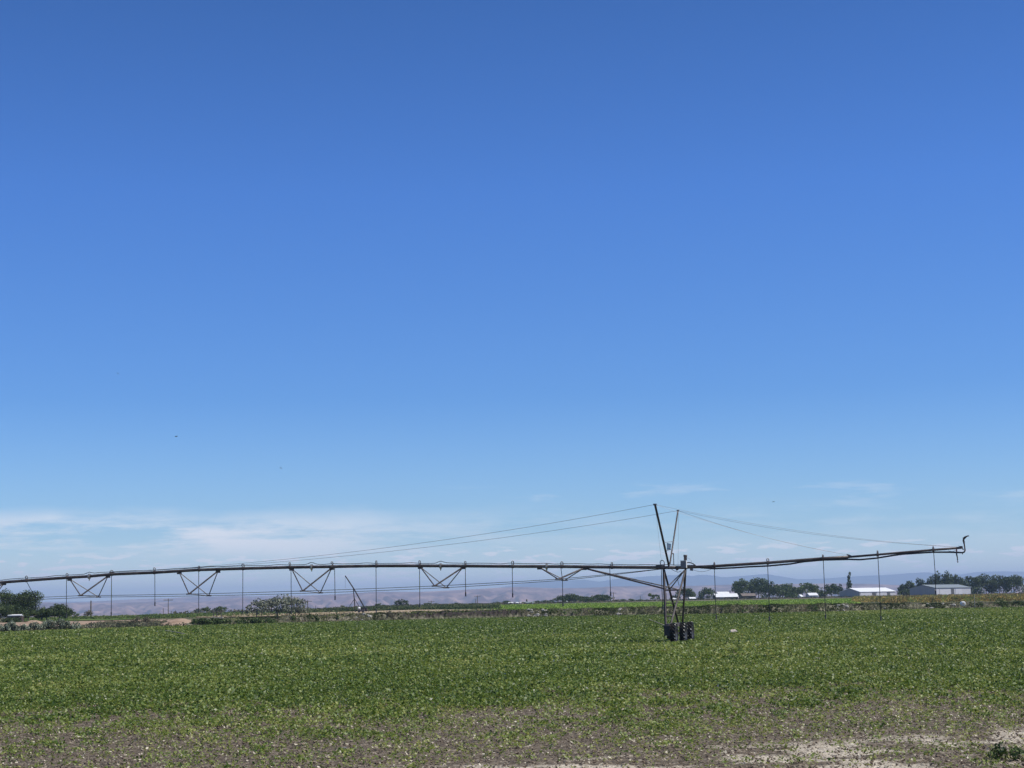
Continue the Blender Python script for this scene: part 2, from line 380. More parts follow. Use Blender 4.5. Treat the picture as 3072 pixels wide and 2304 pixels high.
def crop():
    allV = []; allT = []; nf = 0
    zones = [(20.5, 34, .050, 84, 8), (34, 60, .060, 56, 7), (60, 110, .092, 24, 6), (110, 245, .13, 13, 5)]
    for (y0, y1, s, per, nl) in zones:
        xm = y1 * .31 + 12; area = (y1 - y0) * 2 * xm; n = int(area * per)
        Y = rng.uniform(y0, y1, n); X = rng.uniform(-xm, xm, n)
        k = np.abs(X) < Y * .31 + 12; X = X[k]; Y = Y[k]
        k = Y < edge(X, Y) - rng.uniform(0, 1.5, len(X)); X = X[k]; Y = Y[k]
        d = density(X, Y); k = rng.uniform(0, 1, len(X)) < d; X = X[k]; Y = Y[k]; d = d[k]
        # tyre ruts left by the machine: thin line of bare soil
        n = len(X)
        hgt = (.06 + .11 * d) * rng.uniform(.7, 1.25, n)
        rad = (.07 + .07 * d) * (1 if s < .09 else 1.6)
        yel = np.clip((1 - d) * .5 + (fbm(X * .5, Y * .3, 41, 3) - .5) * .7 + (fbm(X * .05, Y * .02, 91, 4) - .47) * 1.1 * sstep(30, 60, Y) + rng.normal(0, .12, n), 0, 1)
        X = np.repeat(X, nl); Y = np.repeat(Y, nl); H = np.repeat(hgt, nl); RR = np.repeat(rad, nl); yl = np.repeat(yel, nl)
        a = rng.uniform(0, 2 * np.pi, len(X)); r = RR * np.sqrt(rng.uniform(0, 1, len(X)))
        z = H * rng.uniform(.25, 1, len(X)) + .03
        C = np.stack([X + r * np.cos(a), Y + r * np.sin(a), z], 1)
        nrm = rng.normal(size=(len(X), 3)) * .75; nrm[:, 2] = np.abs(nrm[:, 2]) + .42
        nrm[:, 0] += np.cos(a) * .3; nrm[:, 1] += np.sin(a) * .3
        sz = s * rng.uniform(.55, 1.4, len(X)) * (.8 + .45 * np.repeat(d, nl))
        V, Fq = leaf_quads(C, sz, nrm, .72, None, .12)
        allV.append(V)
        tint = np.clip(yl * .75 + rng.normal(.12, .20, len(X)), 0, .94)
        k = rng.uniform(0, 1, len(X)) < .004; tint[k] = 1.0
        allT.append(np.repeat(tint, 4)); nf += len(X)
    V = np.concatenate(allV); T = np.concatenate(allT); Fq = np.arange(len(V)).reshape(-1, 4)
    m = mat_leaf('bean_leaf', [(0, (.048, .096, .010)), (.2, (.118, .186, .024)), (.5, (.240, .295, .062)), (.8, (.36, .37, .11)), (.97, (.36, .33, .12)), (1, (.60, .58, .45))], rough=.5, spec=.5, trans=.34)
    o = mesh_np('bean_crop', V, Fq, m, attrs={'tint': T}); tag(o, 'low green bean crop covering the field', 'crop', kind='stuff')
    print('crop leaves', nf)
crop()

def litter():
    # dry leaves and stalks lying between the plants
    n = 70000; Y = 20.5 + 30 * rng.uniform(0, 1, n) ** 1.1; X = rng.uniform(-1, 1, n) * (Y * .31 + 3)
    d = density(X, Y); k = rng.uniform(0, 1, n) > d * .75; X = X[k]; Y = Y[k]; n = len(X)
    C = np.stack([X, Y, rng.uniform(.05, .11, n)], 1)
    nrm = rng.normal(size=(n, 3)) * .5; nrm[:, 2] = 1
    V, Fq = leaf_quads(C, rng.uniform(.025, .075, n), nrm, .55, None, .1)
    T = np.repeat(rng.uniform(0, 1, n) ** 1.8, 4)
    m = mat_leaf('dry_leaf', [(0, (.10, .075, .055)), (.5, (.26, .21, .15)), (1, (.66, .60, .47))], rough=.6, spec=.3, trans=.1)
    tag(mesh_np('leaf_litter', V, Fq, m, attrs={'tint': T}), 'pale dry leaves lying on the soil', 'litter', kind='stuff')
    # clods
    n = 8000; Y = 20.5 + 26 * rng.uniform(0, 1, n) ** 1.3; X = rng.uniform(-1, 1, n) * (Y * .31 + 3)
    k = rng.uniform(0, 1, n) > density(X, Y) * .7; X = X[k]; Y = Y[k]; n = len(X)
    oc = np.array([(1, 0, 0), (-1, 0, 0), (0, 1, 0), (0, -1, 0), (0, 0, 1), (0, 0, -1)], float)
    of = np.array([(0, 2, 4), (2, 1, 4), (1, 3, 4), (3, 0, 4), (2, 0, 5), (1, 2, 5), (3, 1, 5), (0, 3, 5)])
    s = rng.uniform(.010, .032, n)[:, None, None] * rng.uniform(.6, 1.4, (n, 6, 1)) * oc[None] * np.array([1, 1, .7])
    a = rng.uniform(0, 6.28, n); ca = np.cos(a)[:, None]; sa = np.sin(a)[:, None]
    V = np.stack([s[:, :, 0] * ca - s[:, :, 1] * sa + X[:, None], s[:, :, 0] * sa + s[:, :, 1] * ca + Y[:, None], s[:, :, 2] + .04], -1).reshape(-1, 3)
    Fq = (np.arange(n)[:, None, None] * 6 + of[None]).reshape(-1, 3)
    mc = mat_leaf('clod', [(0, (.12, .09, .07)), (.6, (.20, .155, .12)), (1, (.34, .28, .22))], rough=.95, spec=.1, trans=0)
    tag(mesh_np('soil_clods', V, Fq, mc, attrs={'tint': np.repeat(rng.uniform(0, 1, n), 6)}), 'brown clods of soil in the foreground', 'soil', kind='stuff')
litter()

def tufts(name, label, cat, n, pxr, yf, h, s, cols, dens=None, zf=None, thin=.5, upright=.6, kind='stuff'):
    """scattered weeds: pxr image columns, yf(px)->(near,far)"""
    px = rng.uniform(pxr[0], pxr[1], n); yn = np.array([yf(p) for p in px])
    Y = yn[:, 0] + (yn[:, 1] - yn[:, 0]) * rng.uniform(0, 1, n); X = azx(px) * Y
    if dens is not None:
        k = rng.uniform(0, 1, n) < dens(px, X, Y); px, X, Y = px[k], X[k], Y[k]; n = len(X)
    z = gz(X, Y) if zf is None else zf(px, X, Y)
    pat = fbm(px * .03, Y * .1, 88, 3)
    nl = 7; hh = h * rng.uniform(.4, 1.2, n) * (.5 + pat)
    X = np.repeat(X, nl); Y = np.repeat(Y, nl); z = np.repeat(z, nl); hh = np.repeat(hh, nl); pat = np.repeat(pat, nl)
    C = np.stack([X + rng.normal(0, h * .35, len(X)), Y + rng.normal(0, h * .35, len(X)), z + hh * rng.uniform(.15, 1, len(X))], 1)
    nrm = rng.normal(size=(len(X), 3)); nrm[:, 2] *= (1 - upright); nrm[:, 1] -= .4
    V, Fq = leaf_quads(C, s * rng.uniform(.6, 1.5, len(X)), nrm, thin)
    T = np.repeat(np.clip((pat - .5) * 2.2 + .5 + rng.normal(0, .16, len(X)), 0, 1), 4)
    o = mesh_np(name, V, Fq, mat_leaf(name + '_leaf', cols, rough=.7, spec=.2, trans=.15), attrs={'tint': T})
    return tag(o, label, cat, kind=kind)

# ------------------------------------------------------------------ ditch bank along the far side of the field
BPX = [560, 640, 760, 900, 1000, 1100, 1300, 1500, 1800, 2000, 2200, 2500, 2800, 3000, 3300, 4200]
BH = [.25, .5, .62, .66, .72, .78, .85, .86, .80, .88, .94, .84, .68, .58, .55, .55]
def bankz(px, Y):
    e = np.interp(px, EPX, EYY) + .8; H = np.interp(px, BPX, BH)
    n = fbm(px * .035, Y * .5, 12, 4); n2 = fbm(px * .25, Y * 1.5, 13, 3)
    f = (Y - e)
    prof = sstep(0, 2.6, f + (n2 - .5) * 1.2) * (1 - sstep(9, 15, f) * .9)
    return H * prof * (.78 + .44 * n) + (n2 - .5) * .16 * sstep(0, 1, f)
def bank():
    ps = np.arange(560, 4200, 3.0); rows = np.concatenate([np.arange(-.4, 5, .25), np.arange(5, 16.5, 1)])
    PX, RR = np.meshgrid(ps, rows); e = np.interp(PX, EPX, EYY) + .8; Y = e + RR
    Z = bankz(PX, Y) + .04; X = azx(PX) * Y
    Z[0, :] = -.3
    ny, nx = X.shape; idx = np.arange(ny * nx).reshape(ny, nx)
    Fq = np.stack([idx[:-1, :-1], idx[:-1, 1:], idx[1:, 1:], idx[1:, :-1]], -1).reshape(-1, 4)
    m, t, b = mat_new('bank_earth')
    tc = t.nodes.new('ShaderNodeTexCoord'); a = t.nodes.new('ShaderNodeAttribute'); a.attribute_name = 'dark'
    n = t.nodes.new('ShaderNodeTexNoise'); n.inputs['Scale'].default_value = .8; n.inputs['Detail'].default_value = 8; t.links.new(tc.outputs['Object'], n.inputs['Vector'])
    r1 = ramp(t, [(.35, (.032, .034, .017)), (.5, (.078, .080, .042)), (.68, (.22, .20, .145))]); r2 = ramp(t, [(.3, (.014, .010, .009)), (.7, (.042, .031, .026))])
    t.links.new(n.outputs['Fac'], r1.inputs[0]); t.links.new(n.outputs['Fac'], r2.inputs[0])
    mx = t.nodes.new('ShaderNodeMix'); mx.data_type = 'RGBA'; t.links.new(a.outputs['Fac'], mx.inputs[0]); t.links.new(r1.outputs[0], mx.inputs[6]); t.links.new(r2.outputs[0], mx.inputs[7])
    t.links.new(mx.outputs[2], b.inputs['Base Color']); b.inputs['Roughness'].default_value = .95
    dark = sstep(1150, 1250, PX) * (1 - sstep(1530, 1640, PX)) * sstep(.9, 1.5, RR) * (1 - sstep(4, 5, RR))
    dark = np.clip(dark, 0, 1)
    mesh = mesh_np('ditch_bank', np.stack([X, Y, Z], -1).reshape(-1, 3), Fq, m, attrs={'dark': dark.ravel()}, smooth=True); tag(mesh, kind='structure')
bank()
def eyf(a, b):
    return lambda p: (float(np.interp(p, EPX, EYY)) + .8 + a, float(np.interp(p, EPX, EYY)) + .8 + b)
bz = lambda px, X, Y: bankz(px, Y) + .02
tufts('bank_weeds', 'mottled dark green weeds growing over the ditch bank', 'weeds', 20000, (600, 3300), eyf(-.3, 5.5), .20, .15,
      [(0, (.028, .045, .012)), (.35, (.06, .085, .025)), (.7, (.15, .16, .07)), (1, (.26, .225, .15))],
      dens=lambda px, X, Y: np.where((px > 1210) & (px < 1550), .12, .62) * (fbm(px * .02, Y * .3, 61, 3) > .44), zf=bz)
tufts('dry_bank_grass', 'dead grey brown grass on the ditch bank', 'grass', 6500, (820, 3300), eyf(-.2, 6), .18, .14,
      [(0, (.09, .075, .05)), (.5, (.20, .17, .12)), (1, (.38, .33, .25))],
      dens=lambda px, X, Y: np.where((px > 1210) & (px < 1550), .12, .6) * (fbm(px * .02, Y * .3, 61, 3) < .52), zf=bz)
tufts('verge_grass', 'low olive green grass along the crest of the ditch bank', 'grass', 6000, (640, 3300), eyf(1.5, 8), .16, .16,
      [(0, (.05, .07, .02)), (.5, (.12, .15, .045)), (1, (.24, .26, .10))], dens=lambda px, X, Y: .3 + .6 * (fbm(px * .015, Y * .2, 66, 3) > .5), zf=bz)
tufts('edge_grass', 'thin grey green grass between sagebrush and dirt', 'grass', 5000, (-200, 600), lambda p: (float(np.interp(p, EPX, EYY)) + .4, float(np.interp(p, [-200, 240, 330, 600], [178, 190, 240, 236]))), .32, .2,
      [(0, (.05, .06, .03)), (.5, (.11, .115, .06)), (1, (.22, .20, .13))], dens=lambda px, X, Y: .25 + .75 * sstep(210, 300, px) * (1 - sstep(455, 520, px)))
tufts('dry_corn_rows', 'rows of orange and brown drying plants beyond the bank', 'crop', 9000, (2560, 3250), lambda p: (345 + (40 if p < 2640 else 0), 600), .95, .38,
      [(0, (.11, .13, .04)), (.35, (.22, .18, .06)), (.6, (.38, .24, .075)), (.85, (.52, .39, .12)), (1, (.22, .27, .07))], upright=.7, thin=.4)
tufts('field_weeds', 'bright leafy crop tops in the field beyond the ditch', 'crop', 9000, (1480, 2570), lambda p: (238 if p > 1560 else 320, 640), .26, .26,
      [(0, (.12, .19, .03)), (.5, (.20, .30, .045)), (1, (.30, .38, .08))])
tufts('scrub_line', 'low grey brown scrub on the far edge of the fields', 'scrub', 5200, (520, 3250), lambda p: (float(np.interp(p, PXT, CRT)) * .90, float(np.interp(p, PXT, CRT)) * 1.01), .62, .5,
      [(0, (.035, .042, .02)), (.5, (.10, .095, .06)), (1, (.22, .185, .13))], upright=.4, dens=lambda px, X, Y: .25 + .75 * sstep(1000, 1250, px))
tufts('strip_grass', 'green grass growing in the strip behind the dirt mounds', 'grass', 2600, (60, 900), lambda p: (300, 390 + max(0, p - 350) * .2), .25, .28,
      [(0, (.05, .08, .02)), (.5, (.10, .15, .035)), (1, (.18, .21, .07))])
tufts('mid_weeds', 'dark green weeds in the field behind the dirt track', 'weeds', 5200, (840, 1500), lambda p: (400, float(np.interp(p, PXT, CRT))), .55, .40,
      [(0, (.03, .05, .015)), (.5, (.075, .10, .03)), (1, (.15, .16, .07))])
tufts('track_grass', 'pale yellow dry grass along the dirt track', 'grass', 1500, (640, 1540), lambda p: (290, 350), .3, .3,
      [(0, (.22, .18, .09)), (.5, (.36, .30, .17)), (1, (.5, .43, .27))], dens=lambda px, X, Y: (fbm(px * .02, Y * .05, 71, 3) > .5) * .9)

# ------------------------------------------------------------------ trees and bushes
LEAFM = {
 'dark': mat_leaf('dark_foliage', [(0, (.014, .028, .008)), (.5, (.036, .062, .016)), (1, (.10, .135, .04))], rough=.6, spec=.3, trans=.15),
 'mid': mat_leaf('mid_foliage', [(0, (.025, .045, .012)), (.5, (.06, .092, .026)), (1, (.14, .175, .06))], rough=.6, spec=.3, trans=.15),
 'silver': mat_leaf('silver_foliage', [(0, (.045, .054, .036)), (.5, (.15, .163, .115)), (1, (.35, .36, .275))], rough=.6, spec=.3, trans=.1),
 'sage': mat_leaf('sage_foliage', [(0, (.07, .085, .06)), (.5, (.17, .20, .14)), (1, (.34, .37, .27))], rough=.7, spec=.2, trans=.1),
 'brown': mat_leaf('brown_foliage', [(0, (.05, .045, .03)), (.5, (.12, .11, .07)), (1, (.22, .195, .14))], rough=.8, spec=.2, trans=.1),
 'weed': mat_leaf('weed_foliage', [(0, (.018, .036, .010)), (.5, (.05, .085, .022)), (1, (.12, .165, .045))], rough=.6, spec=.3, trans=.15),
}
M['bark'] = mat_noise('bark', [(.3, (.05, .04, .03)), (.7, (.13, .11, .09))], scale=3, rough=.95)
def crown_mesh(cx, cy, z0, w, h, style, s, n, seed):
    g = np.random.default_rng(seed)
    lobes = []
    if style == 'poplar':
        for k in range(14):
            f = k / 13; lobes.append((g.normal(0, .10) * w, g.normal(0, .12) * w, h * (.12 + .8 * f), w * (.30 - .17 * f) * g.uniform(.8, 1.3), h * .13))
        for k in range(4): lobes.append((g.uniform(-.4, .4) * w, g.uniform(-.2, .2) * w, h * g.uniform(.2, .65), w * .16, h * .16))
    elif style == 'bush':
        for k in range(18):
            x = g.uniform(-.42, .42); y = g.uniform(-.3, .3); t = 1 - (x / .5) ** 2 * .6
            lobes.append((x * w, y * w, h * g.uniform(.2, .78) * t, w * g.uniform(.11, .18), h * g.uniform(.20, .32)))
    elif style == 'hedge':
        for k in range(26):
            x = g.uniform(-.47, .47); y = g.uniform(-.12, .12)
            lobes.append((x * w, y * w, h * g.uniform(.2, .78), w * g.uniform(.05, .09), h * g.uniform(.16, .28)))
    elif style == 'sparse':
        for k in range(9): lobes.append((g.uniform(-.4, .4) * w, g.uniform(-.4, .4) * w, h * g.uniform(.35, .92), w * g.uniform(.10, .17), h * g.uniform(.08, .15)))
    elif style == 'full':                    # leafy down to the ground
        for k in range(30):
            x = g.uniform(-.40, .40); y = g.uniform(-.30, .30); t = math.sqrt(max(.1, 1 - (x / .52) ** 2)); q = k / 29
            lobes.append((x * w, y * w, h * (.10 + .80 * t * (.3 * q + .7 * g.uniform(0, 1) ** .7)), w * g.uniform(.14, .23), h * g.uniform(.10, .18)))
    else:                                    # round headed
        for k in range(26):
            a = g.uniform(0, 6.28); e = g.uniform(-1, 1); rr = .34 * math.sqrt(max(0, 1 - e * e * .8)) * g.uniform(.6, 1.1)
            lobes.append((math.cos(a) * rr * w, math.sin(a) * rr * w, h * (.60 + .29 * e), w * g.uniform(.13, .23), h * g.uniform(.10, .19)))
    vol = np.array([l[3] * l[4] for l in lobes]); pr = vol / vol.sum()
    li = g.choice(len(lobes), n, p=pr); Lb = np.array(lobes)[li]
    d = g.normal(size=(n, 3)); d /= np.linalg.norm(d, axis=1, keepdims=True)
    r = g.uniform(.35, 1.05, n) ** .6
    C = np.stack([cx + Lb[:, 0] + d[:, 0] * Lb[:, 3] * r, cy + Lb[:, 1] + d[:, 1] * Lb[:, 3] * r, z0 + Lb[:, 2] + d[:, 2] * Lb[:, 4] * r], 1)
    C[:, 2] = np.maximum(C[:, 2], z0 + s * .2)
    nrm = d + g.normal(size=(n, 3)) * .7
    V, Fq = leaf_quads(C, s * g.uniform(.5, 1.4, n), nrm, .8, g.normal(size=(n, 3)))
    lt = g.uniform(0, 1, len(lobes))[li]
    T = np.repeat(np.clip(lt * .5 + g.normal(.25, .22, n), 0, 1), 4)
    return V, Fq, T, lobes
_ts = [100]
def tree(px, top, Z, wpx, style, mat, label, name='tree', cat='tree', group=None, clear=.0, base=None, dense=1.0, ls=None, on_bank=False):
    """one tree or bush: column px, image row of its top, distance, width in px"""
    _ts[0] += 1; sd_ = _ts[0]
    x = azx(px) * Z
    z0 = gzs(x, Z) if base is None else P(px, base, Z).z
    if on_bank: z0 = float(bankz(px, Z)) - .08
    h = max(P(px, top, Z).z - z0, .3) * (1.09 if style == 'full' else 1); w = wpx * Z / F * (1.18 if style == 'full' else 1)
    root = empty(name, (x, Z, z0), label, cat, group)
    s = ls or max(.0008 * Z, .05) * (1.0 if h > 3 else .8); s = min(s, h * .2)
    n = int(min(14000, max(240, dense * 7.5 * w * h * .75 / (s * s))))
    V, Fq, T, lobes = crown_mesh(x, Z, z0 + clear * h, w, h * (1 - clear), style, s, n, sd_)
    mesh_np('crown', V, Fq, LEAFM[mat], root, attrs={'tint': T})
    mb = MB(); g = random.Random(sd_); th = h * (.5 if style != 'poplar' else .85)
    r_ = max(.018 * h, w * .014)
    if style in ('bush', 'hedge'): th = h * .35
    base_r = min(r_, .6)
    mb.tube([(x, Z, z0 - .2), (x + g.uniform(-.02, .02) * w, Z, z0 + th * .5), (x + g.uniform(-.04, .04) * w, Z, z0 + th)], [base_r * 1.3, base_r, base_r * .6], 7)
    for lb in lobes[:6]:
        mb.tube([(x, Z, z0 + th * g.uniform(.3, .8)), (x + lb[0] * .6, Z + lb[1] * .6, z0 + clear * h + lb[2] * .8), (x + lb[0], Z + lb[1], z0 + clear * h + lb[2])], [base_r * .5, base_r * .35, base_r * .12], 5)
    mb.build('trunk', M['bark'], root)
    return root

# left group
LG = 'trees at the left edge of the farmland'
tree(28, 1768, 300, 110, 'full', 'dark', 'tall dark broad tree cut by the left edge of the photo', group=LG, base=1858, dense=1.4)
tree(86, 1760, 296, 78, 'full', 'dark', 'tall ragged dark tree right beside the one at the left edge', group=LG, base=1857, dense=1.1)
tree(-30, 1795, 290, 100, 'full', 'dark', 'dark tree mostly outside the left edge of the photo', group=LG, base=1858)
tree(30, 1812, 286, 130, 'bush', 'dark', 'low dark thicket at the foot of the tallest left trees', 'thicket', 'bush', LG, base=1856, dense=1.4)
tree(36, 1849, 279, 84, 'bush', 'dark', 'lowest dark scrub in front of the white trailer roof', 'thicket', 'bush', LG, dense=2.2)
tree(125, 1824, 291, 170, 'hedge', 'dark', 'long low dark leafy hedge at the foot of the left trees', 'hedge', 'hedge', LG, base=1856, dense=2.6)
tree(140, 1817, 300, 76, 'full', 'dark', 'rounded dark green bush tree in the middle of the left hedge', 'bushy_tree', 'tree', LG, base=1856, dense=1.6)
tree(180, 1811, 300, 64, 'full', 'dark', 'dark bush tree ending the left hedge on its right', 'bushy_tree', 'tree', LG, base=1855, dense=1.6)
tree(222, 1832, 360, 34, 'bush', 'mid', 'small green bush just right of the dark left hedge', 'bush', 'bush', LG, base=1850)
tree(262, 1829, 370, 34, 'bush', 'brown', 'small olive brown bush at the foot of the thick left pole', 'bush', 'bush', LG, base=1849)
SG = 'sagebrush in front of the dirt at the left'
sb = lambda px, top, Z, w, lab, mat='sage': tree(px, top - 5, Z - 17, w * 1.25, 'bush', mat, lab, 'sagebrush', 'bush', SG, ls=.14, dense=2.2)
sb(12, 1870, 180, 34, 'grey green sagebrush touching the left edge of the photo')
sb(38, 1867, 181, 38, 'grey green sagebrush second from the left edge')
sb(66, 1873, 182, 30, 'low sagebrush between two bigger ones near the left edge')
sb(108, 1866, 184, 38, 'rounded sagebrush in front of the tan dirt mound')
sb(168, 1858, 185, 66, 'largest pale topped sagebrush of the row')
sb(212, 1866, 186, 44, 'sagebrush at the right end of the row')
tree(420, 1847, 216, 84, 'bush', 'brown', 'pale grey tumbleweed like shrub standing alone left of the pipe frame', 'dry_shrub', 'bush', None, ls=.16, dense=.8)
# green bushes on the bank left of centre
WG = 'green bushes along the ditch bank'
for (px, top, w, lab) in [(612, 1853, 60, 'dark green bush at the left end of the bank'), (655, 1851, 62, 'dark green bush below the small pipe frame'),
        (706, 1855, 60, 'dark green bush right of the pipe frame on the bank'), (752, 1851, 62, 'dark green bush directly below the silvery tree'),
        (800, 1853, 58, 'dark green bush below the right half of the silvery tree')]:
    tree(px, top, float(np.interp(px, EPX, EYY)) + 2.2, w * 1.25, 'bush', 'weed', lab, 'green_bush', 'bush', WG, ls=.16, dense=2.4)
for (px, top, w, m_, lab) in [(880, 1843, 44, 'weed', 'upright green weed bush right of the silvery tree'), (935, 1838, 48, 'weed', 'green weed bush left of the leaning boom'),
        (1008, 1834, 20, 'weed', 'small upright shrub on the bank just left of the boom'), (1170, 1829, 30, 'brown', 'spiky grey shrub on the bank right of the boom'),
        (1700, 1826, 60, 'weed', 'green bush on the bank left of the wheeled tower'), (1650, 1828, 30, 'weed', 'small pointed green bush beside grey rubble'),
        (1780, 1830, 40, 'weed', 'low green bush on the bank halfway to the wheeled tower'),
        (2230, 1821, 60, 'weed', 'low dark bush on the bank under the brown roofed house'), (2430, 1813, 52, 'weed', 'dark bush on the bank below the house roofs'),
        (2560, 1815, 28, 'weed', 'small dark bush on the bank below the left shed'), (2790, 1808, 44, 'weed', 'dark bush on the bank left of the white barrel'),
        (2925, 1805, 56, 'weed', 'dark green bush on the bank right of the white barrel'), (3000, 1799, 60, 'weed', 'tall dark green bush on the bank near the right edge'),
        (3055, 1797, 60, 'weed', 'dark green bush on the bank at the right edge of the photo')]:
    tree(px, top, float(np.interp(px, EPX, EYY)) + 2.4, w, 'bush', m_, lab, 'bank_bush', 'bush', 'shrubs along the ditch bank', ls=.15, dense=1.2)
# silvery tree
tree(2990, 2268, 24.0, 120, 'bush', 'weed', 'dark leafy weed clump on the bare sand at the bottom right corner', 'weed_clump', 'weed', None, ls=.055, dense=.7)
tree(832, 1784, 290, 120, 'full', 'silver', 'big silvery grey tree left of the leaning boom', 'silvery_tree', 'tree', None, ls=.32, dense=1.0, base=1846)
tree(770, 1800, 286, 62, 'full', 'silver', 'smaller silvery tree joined to the left side of the big one', 'silvery_tree', 'tree', None, ls=.32, dense=.9, base=1846)
tree(886, 1786, 292, 60, 'full', 'silver', 'tall silvery tree forming the right side of the silvery clump', 'silvery_tree', 'tree', None, ls=.32, dense=.8, base=1846)
tree(905, 1815, 294, 44, 'bush', 'silver', 'low drooping silvery bush at the right foot of the clump', 'silvery_bush', 'bush', None, ls=.28, base=1843)
# small distant trees, left half
DG = 'small distant trees on the far edge'
for (px, top, w, m_, lab) in [(594, 1826, 20, 'mid', 'tiny distant tree under the second pair of braces'), (621, 1820, 30, 'mid', 'small round distant tree left of the pipe frame'),
        (660, 1819, 36, 'mid', 'small distant dark tree above the pipe frame'), (1027, 1816, 12, 'mid', 'tiny distant bush left of the leaning boom'),
        (1135, 1808, 16, 'mid', 'tiny distant tree just right of the leaning boom'), (1148, 1814, 20, 'mid', 'tiny distant bush right of the leaning boom'),
        (1203, 1798, 38, 'dark', 'dense square topped distant tree between boom and braces'), (1248, 1812, 16, 'mid', 'tiny distant bush left of the two brace nodes'),
        (1284, 1807, 22, 'mid', 'small pale green distant tree under the brace nodes'), (1308, 1809, 22, 'dark', 'small dark distant tree under the brace nodes'),
        (1335, 1811, 26, 'dark', 'low dark distant tree right under the brace nodes'), (1372, 1808, 22, 'dark', 'small peaked distant tree left of the double pole'),
        (1420, 1808, 20, 'dark', 'small distant tree at the foot of the double pole'), (1455, 1810, 20, 'dark', 'small low distant tree right of the double pole'),
        (1490, 1805, 24, 'dark', 'small distant tree halfway from double pole to white sheds'), (1520, 1802, 26, 'dark', 'distant tree behind the leftmost white shed'),
        (1560, 1805, 22, 'dark', 'distant tree behind the middle white shed'), (1580, 1798, 7, 'dark', 'thin pointed distant tree behind the long white shed'),
        (1610, 1802, 24, 'dark', 'distant tree right of the long white shed'), (1633, 1800, 24, 'dark', 'distant tree between white sheds and big dark grove'),
        (1652, 1800, 22, 'dark', 'distant rounded tree nearest the left end of the dark grove')]:
    Zc = float(np.interp(px, PXT, CRT)) * .97
    tree(px, top, Zc, w, 'poplar' if w < 10 else 'full', m_, lab, 'distant_tree', 'tree', DG, dense=1.3)
# dark grove
GG = 'dark grove left of the wheeled tower'
for i, (px, top, w, lab) in enumerate([(1694, 1785, 42, 'leftmost rounded tree of the dark grove'), (1714, 1780, 40, 'highest tree of the dark grove near its left end'),
        (1742, 1788, 34, 'tree in the left middle of the dark grove'), (1768, 1790, 34, 'lower tree in the centre of the dark grove'),
        (1790, 1784, 32, 'right middle tree of the dark grove'), (1814, 1784, 34, 'rightmost rounded tree of the dark grove')]):
    tree(px, top, 745 - i % 2 * 8, w * 1.25, 'full', 'dark', lab, 'grove_tree', 'tree', GG, dense=1.9)
for (px, top, w, lab) in [(1868, 1797, 26, 'low distant tree right of the dark shed'), (1893, 1796, 24, 'low distant tree between dark shed and spiky tree'), (1920, 1798, 20, 'small distant tree at the left of the spiky tree')]:
    tree(px, top, 775, w, 'round', 'mid', lab, 'distant_tree', 'tree', DG, dense=1.3)
tree(1963, 1779, 740, 38, 'sparse', 'mid', 'spiky green tree just left of the wheeled tower', 'spiky_tree', 'tree', None, dense=2.0)
tree(2020, 1786, 800, 26, 'round', 'brown', 'pale brown leafless tree seen between the tower legs', 'bare_tree', 'tree', None, dense=.7)
# right side farmstead trees
FG = 'farmstead trees on the right'
FT = [(2056, 1760, 50, 'full', 'dark', 'tall domed dark tree right behind the tower legs', 790), (2122, 1762, 40, 'full', 'dark', 'round dark tree left of the white roofed farm building', 800),
      (2100, 1788, 26, 'bush', 'brown', 'grey leafless thicket left of the round dark tree', 800),
      (2224, 1737, 66, 'round', 'mid', 'large rounded tree between white roof and brown roof', 800), (2275, 1735, 60, 'full', 'dark', 'tall dark tree behind the brown roofed house', 806),
      (2308, 1744, 70, 'full', 'dark', 'broad dark tree behind the third hanging hose', 790), (2342, 1754, 54, 'full', 'dark', 'dark tree in the middle of the farmstead row', 800),
      (2368, 1749, 48, 'full', 'dark', 'rounded dark tree left of the pair of white gables', 806), (2372, 1775, 40, 'bush', 'weed', 'low bright green bush in front of the farmstead row', 770),
      (2424, 1747, 64, 'full', 'mid', 'wide domed tree above the small white houses', 808), (2470, 1766, 26, 'bush', 'dark', 'dark bush tree at the right of the small white houses', 780),
      (2493, 1749, 36, 'full', 'dark', 'dark tree behind the fourth hanging hose', 790), (2516, 1751, 22, 'full', 'dark', 'narrow dark tree just left of the white roofed shed', 800),
      (2549, 1717, 20, 'poplar', 'dark', 'tall thin ragged poplar behind the left shed', 830),
      (2712, 1748, 30, 'full', 'dark', 'small dark tree between the two sheds', 800), (2730, 1740, 24, 'full', 'dark', 'upright dark tree nearest the left end of the right shed', 820),
      (2712, 1768, 44, 'bush', 'dark', 'low dark bush between the two sheds', 775),
      (2762, 1738, 34, 'full', 'dark', 'low leafy tree behind the left part of the right shed', 860), (2800, 1728, 40, 'full', 'dark', 'dark tree behind the middle of the right shed', 870),
      (2814, 1714, 24, 'poplar', 'dark', 'pointed dark tree rising behind the gable of the right shed', 880), (2842, 1716, 34, 'full', 'dark', 'tall dense tree behind the right shed', 880),
      (2868, 1716, 40, 'full', 'dark', 'tall broad tree behind the right end of the right shed', 884),
      (2918, 1727, 58, 'full', 'dark', 'leftmost tree of the row beyond the right shed', 840), (2958, 1720, 58, 'full', 'dark', 'second tree of the row beyond the right shed', 845),
      (2998, 1717, 58, 'full', 'dark', 'third tree of the row beyond the right shed', 850), (3042, 1716, 58, 'full', 'dark', 'large rightmost full tree of the row', 840),
      (2930, 1760, 60, 'bush', 'dark', 'low hedge at the foot of the right tree row', 820), (3078, 1766, 40, 'bush', 'brown', 'brownish bush at the right edge of the photo', 830)]
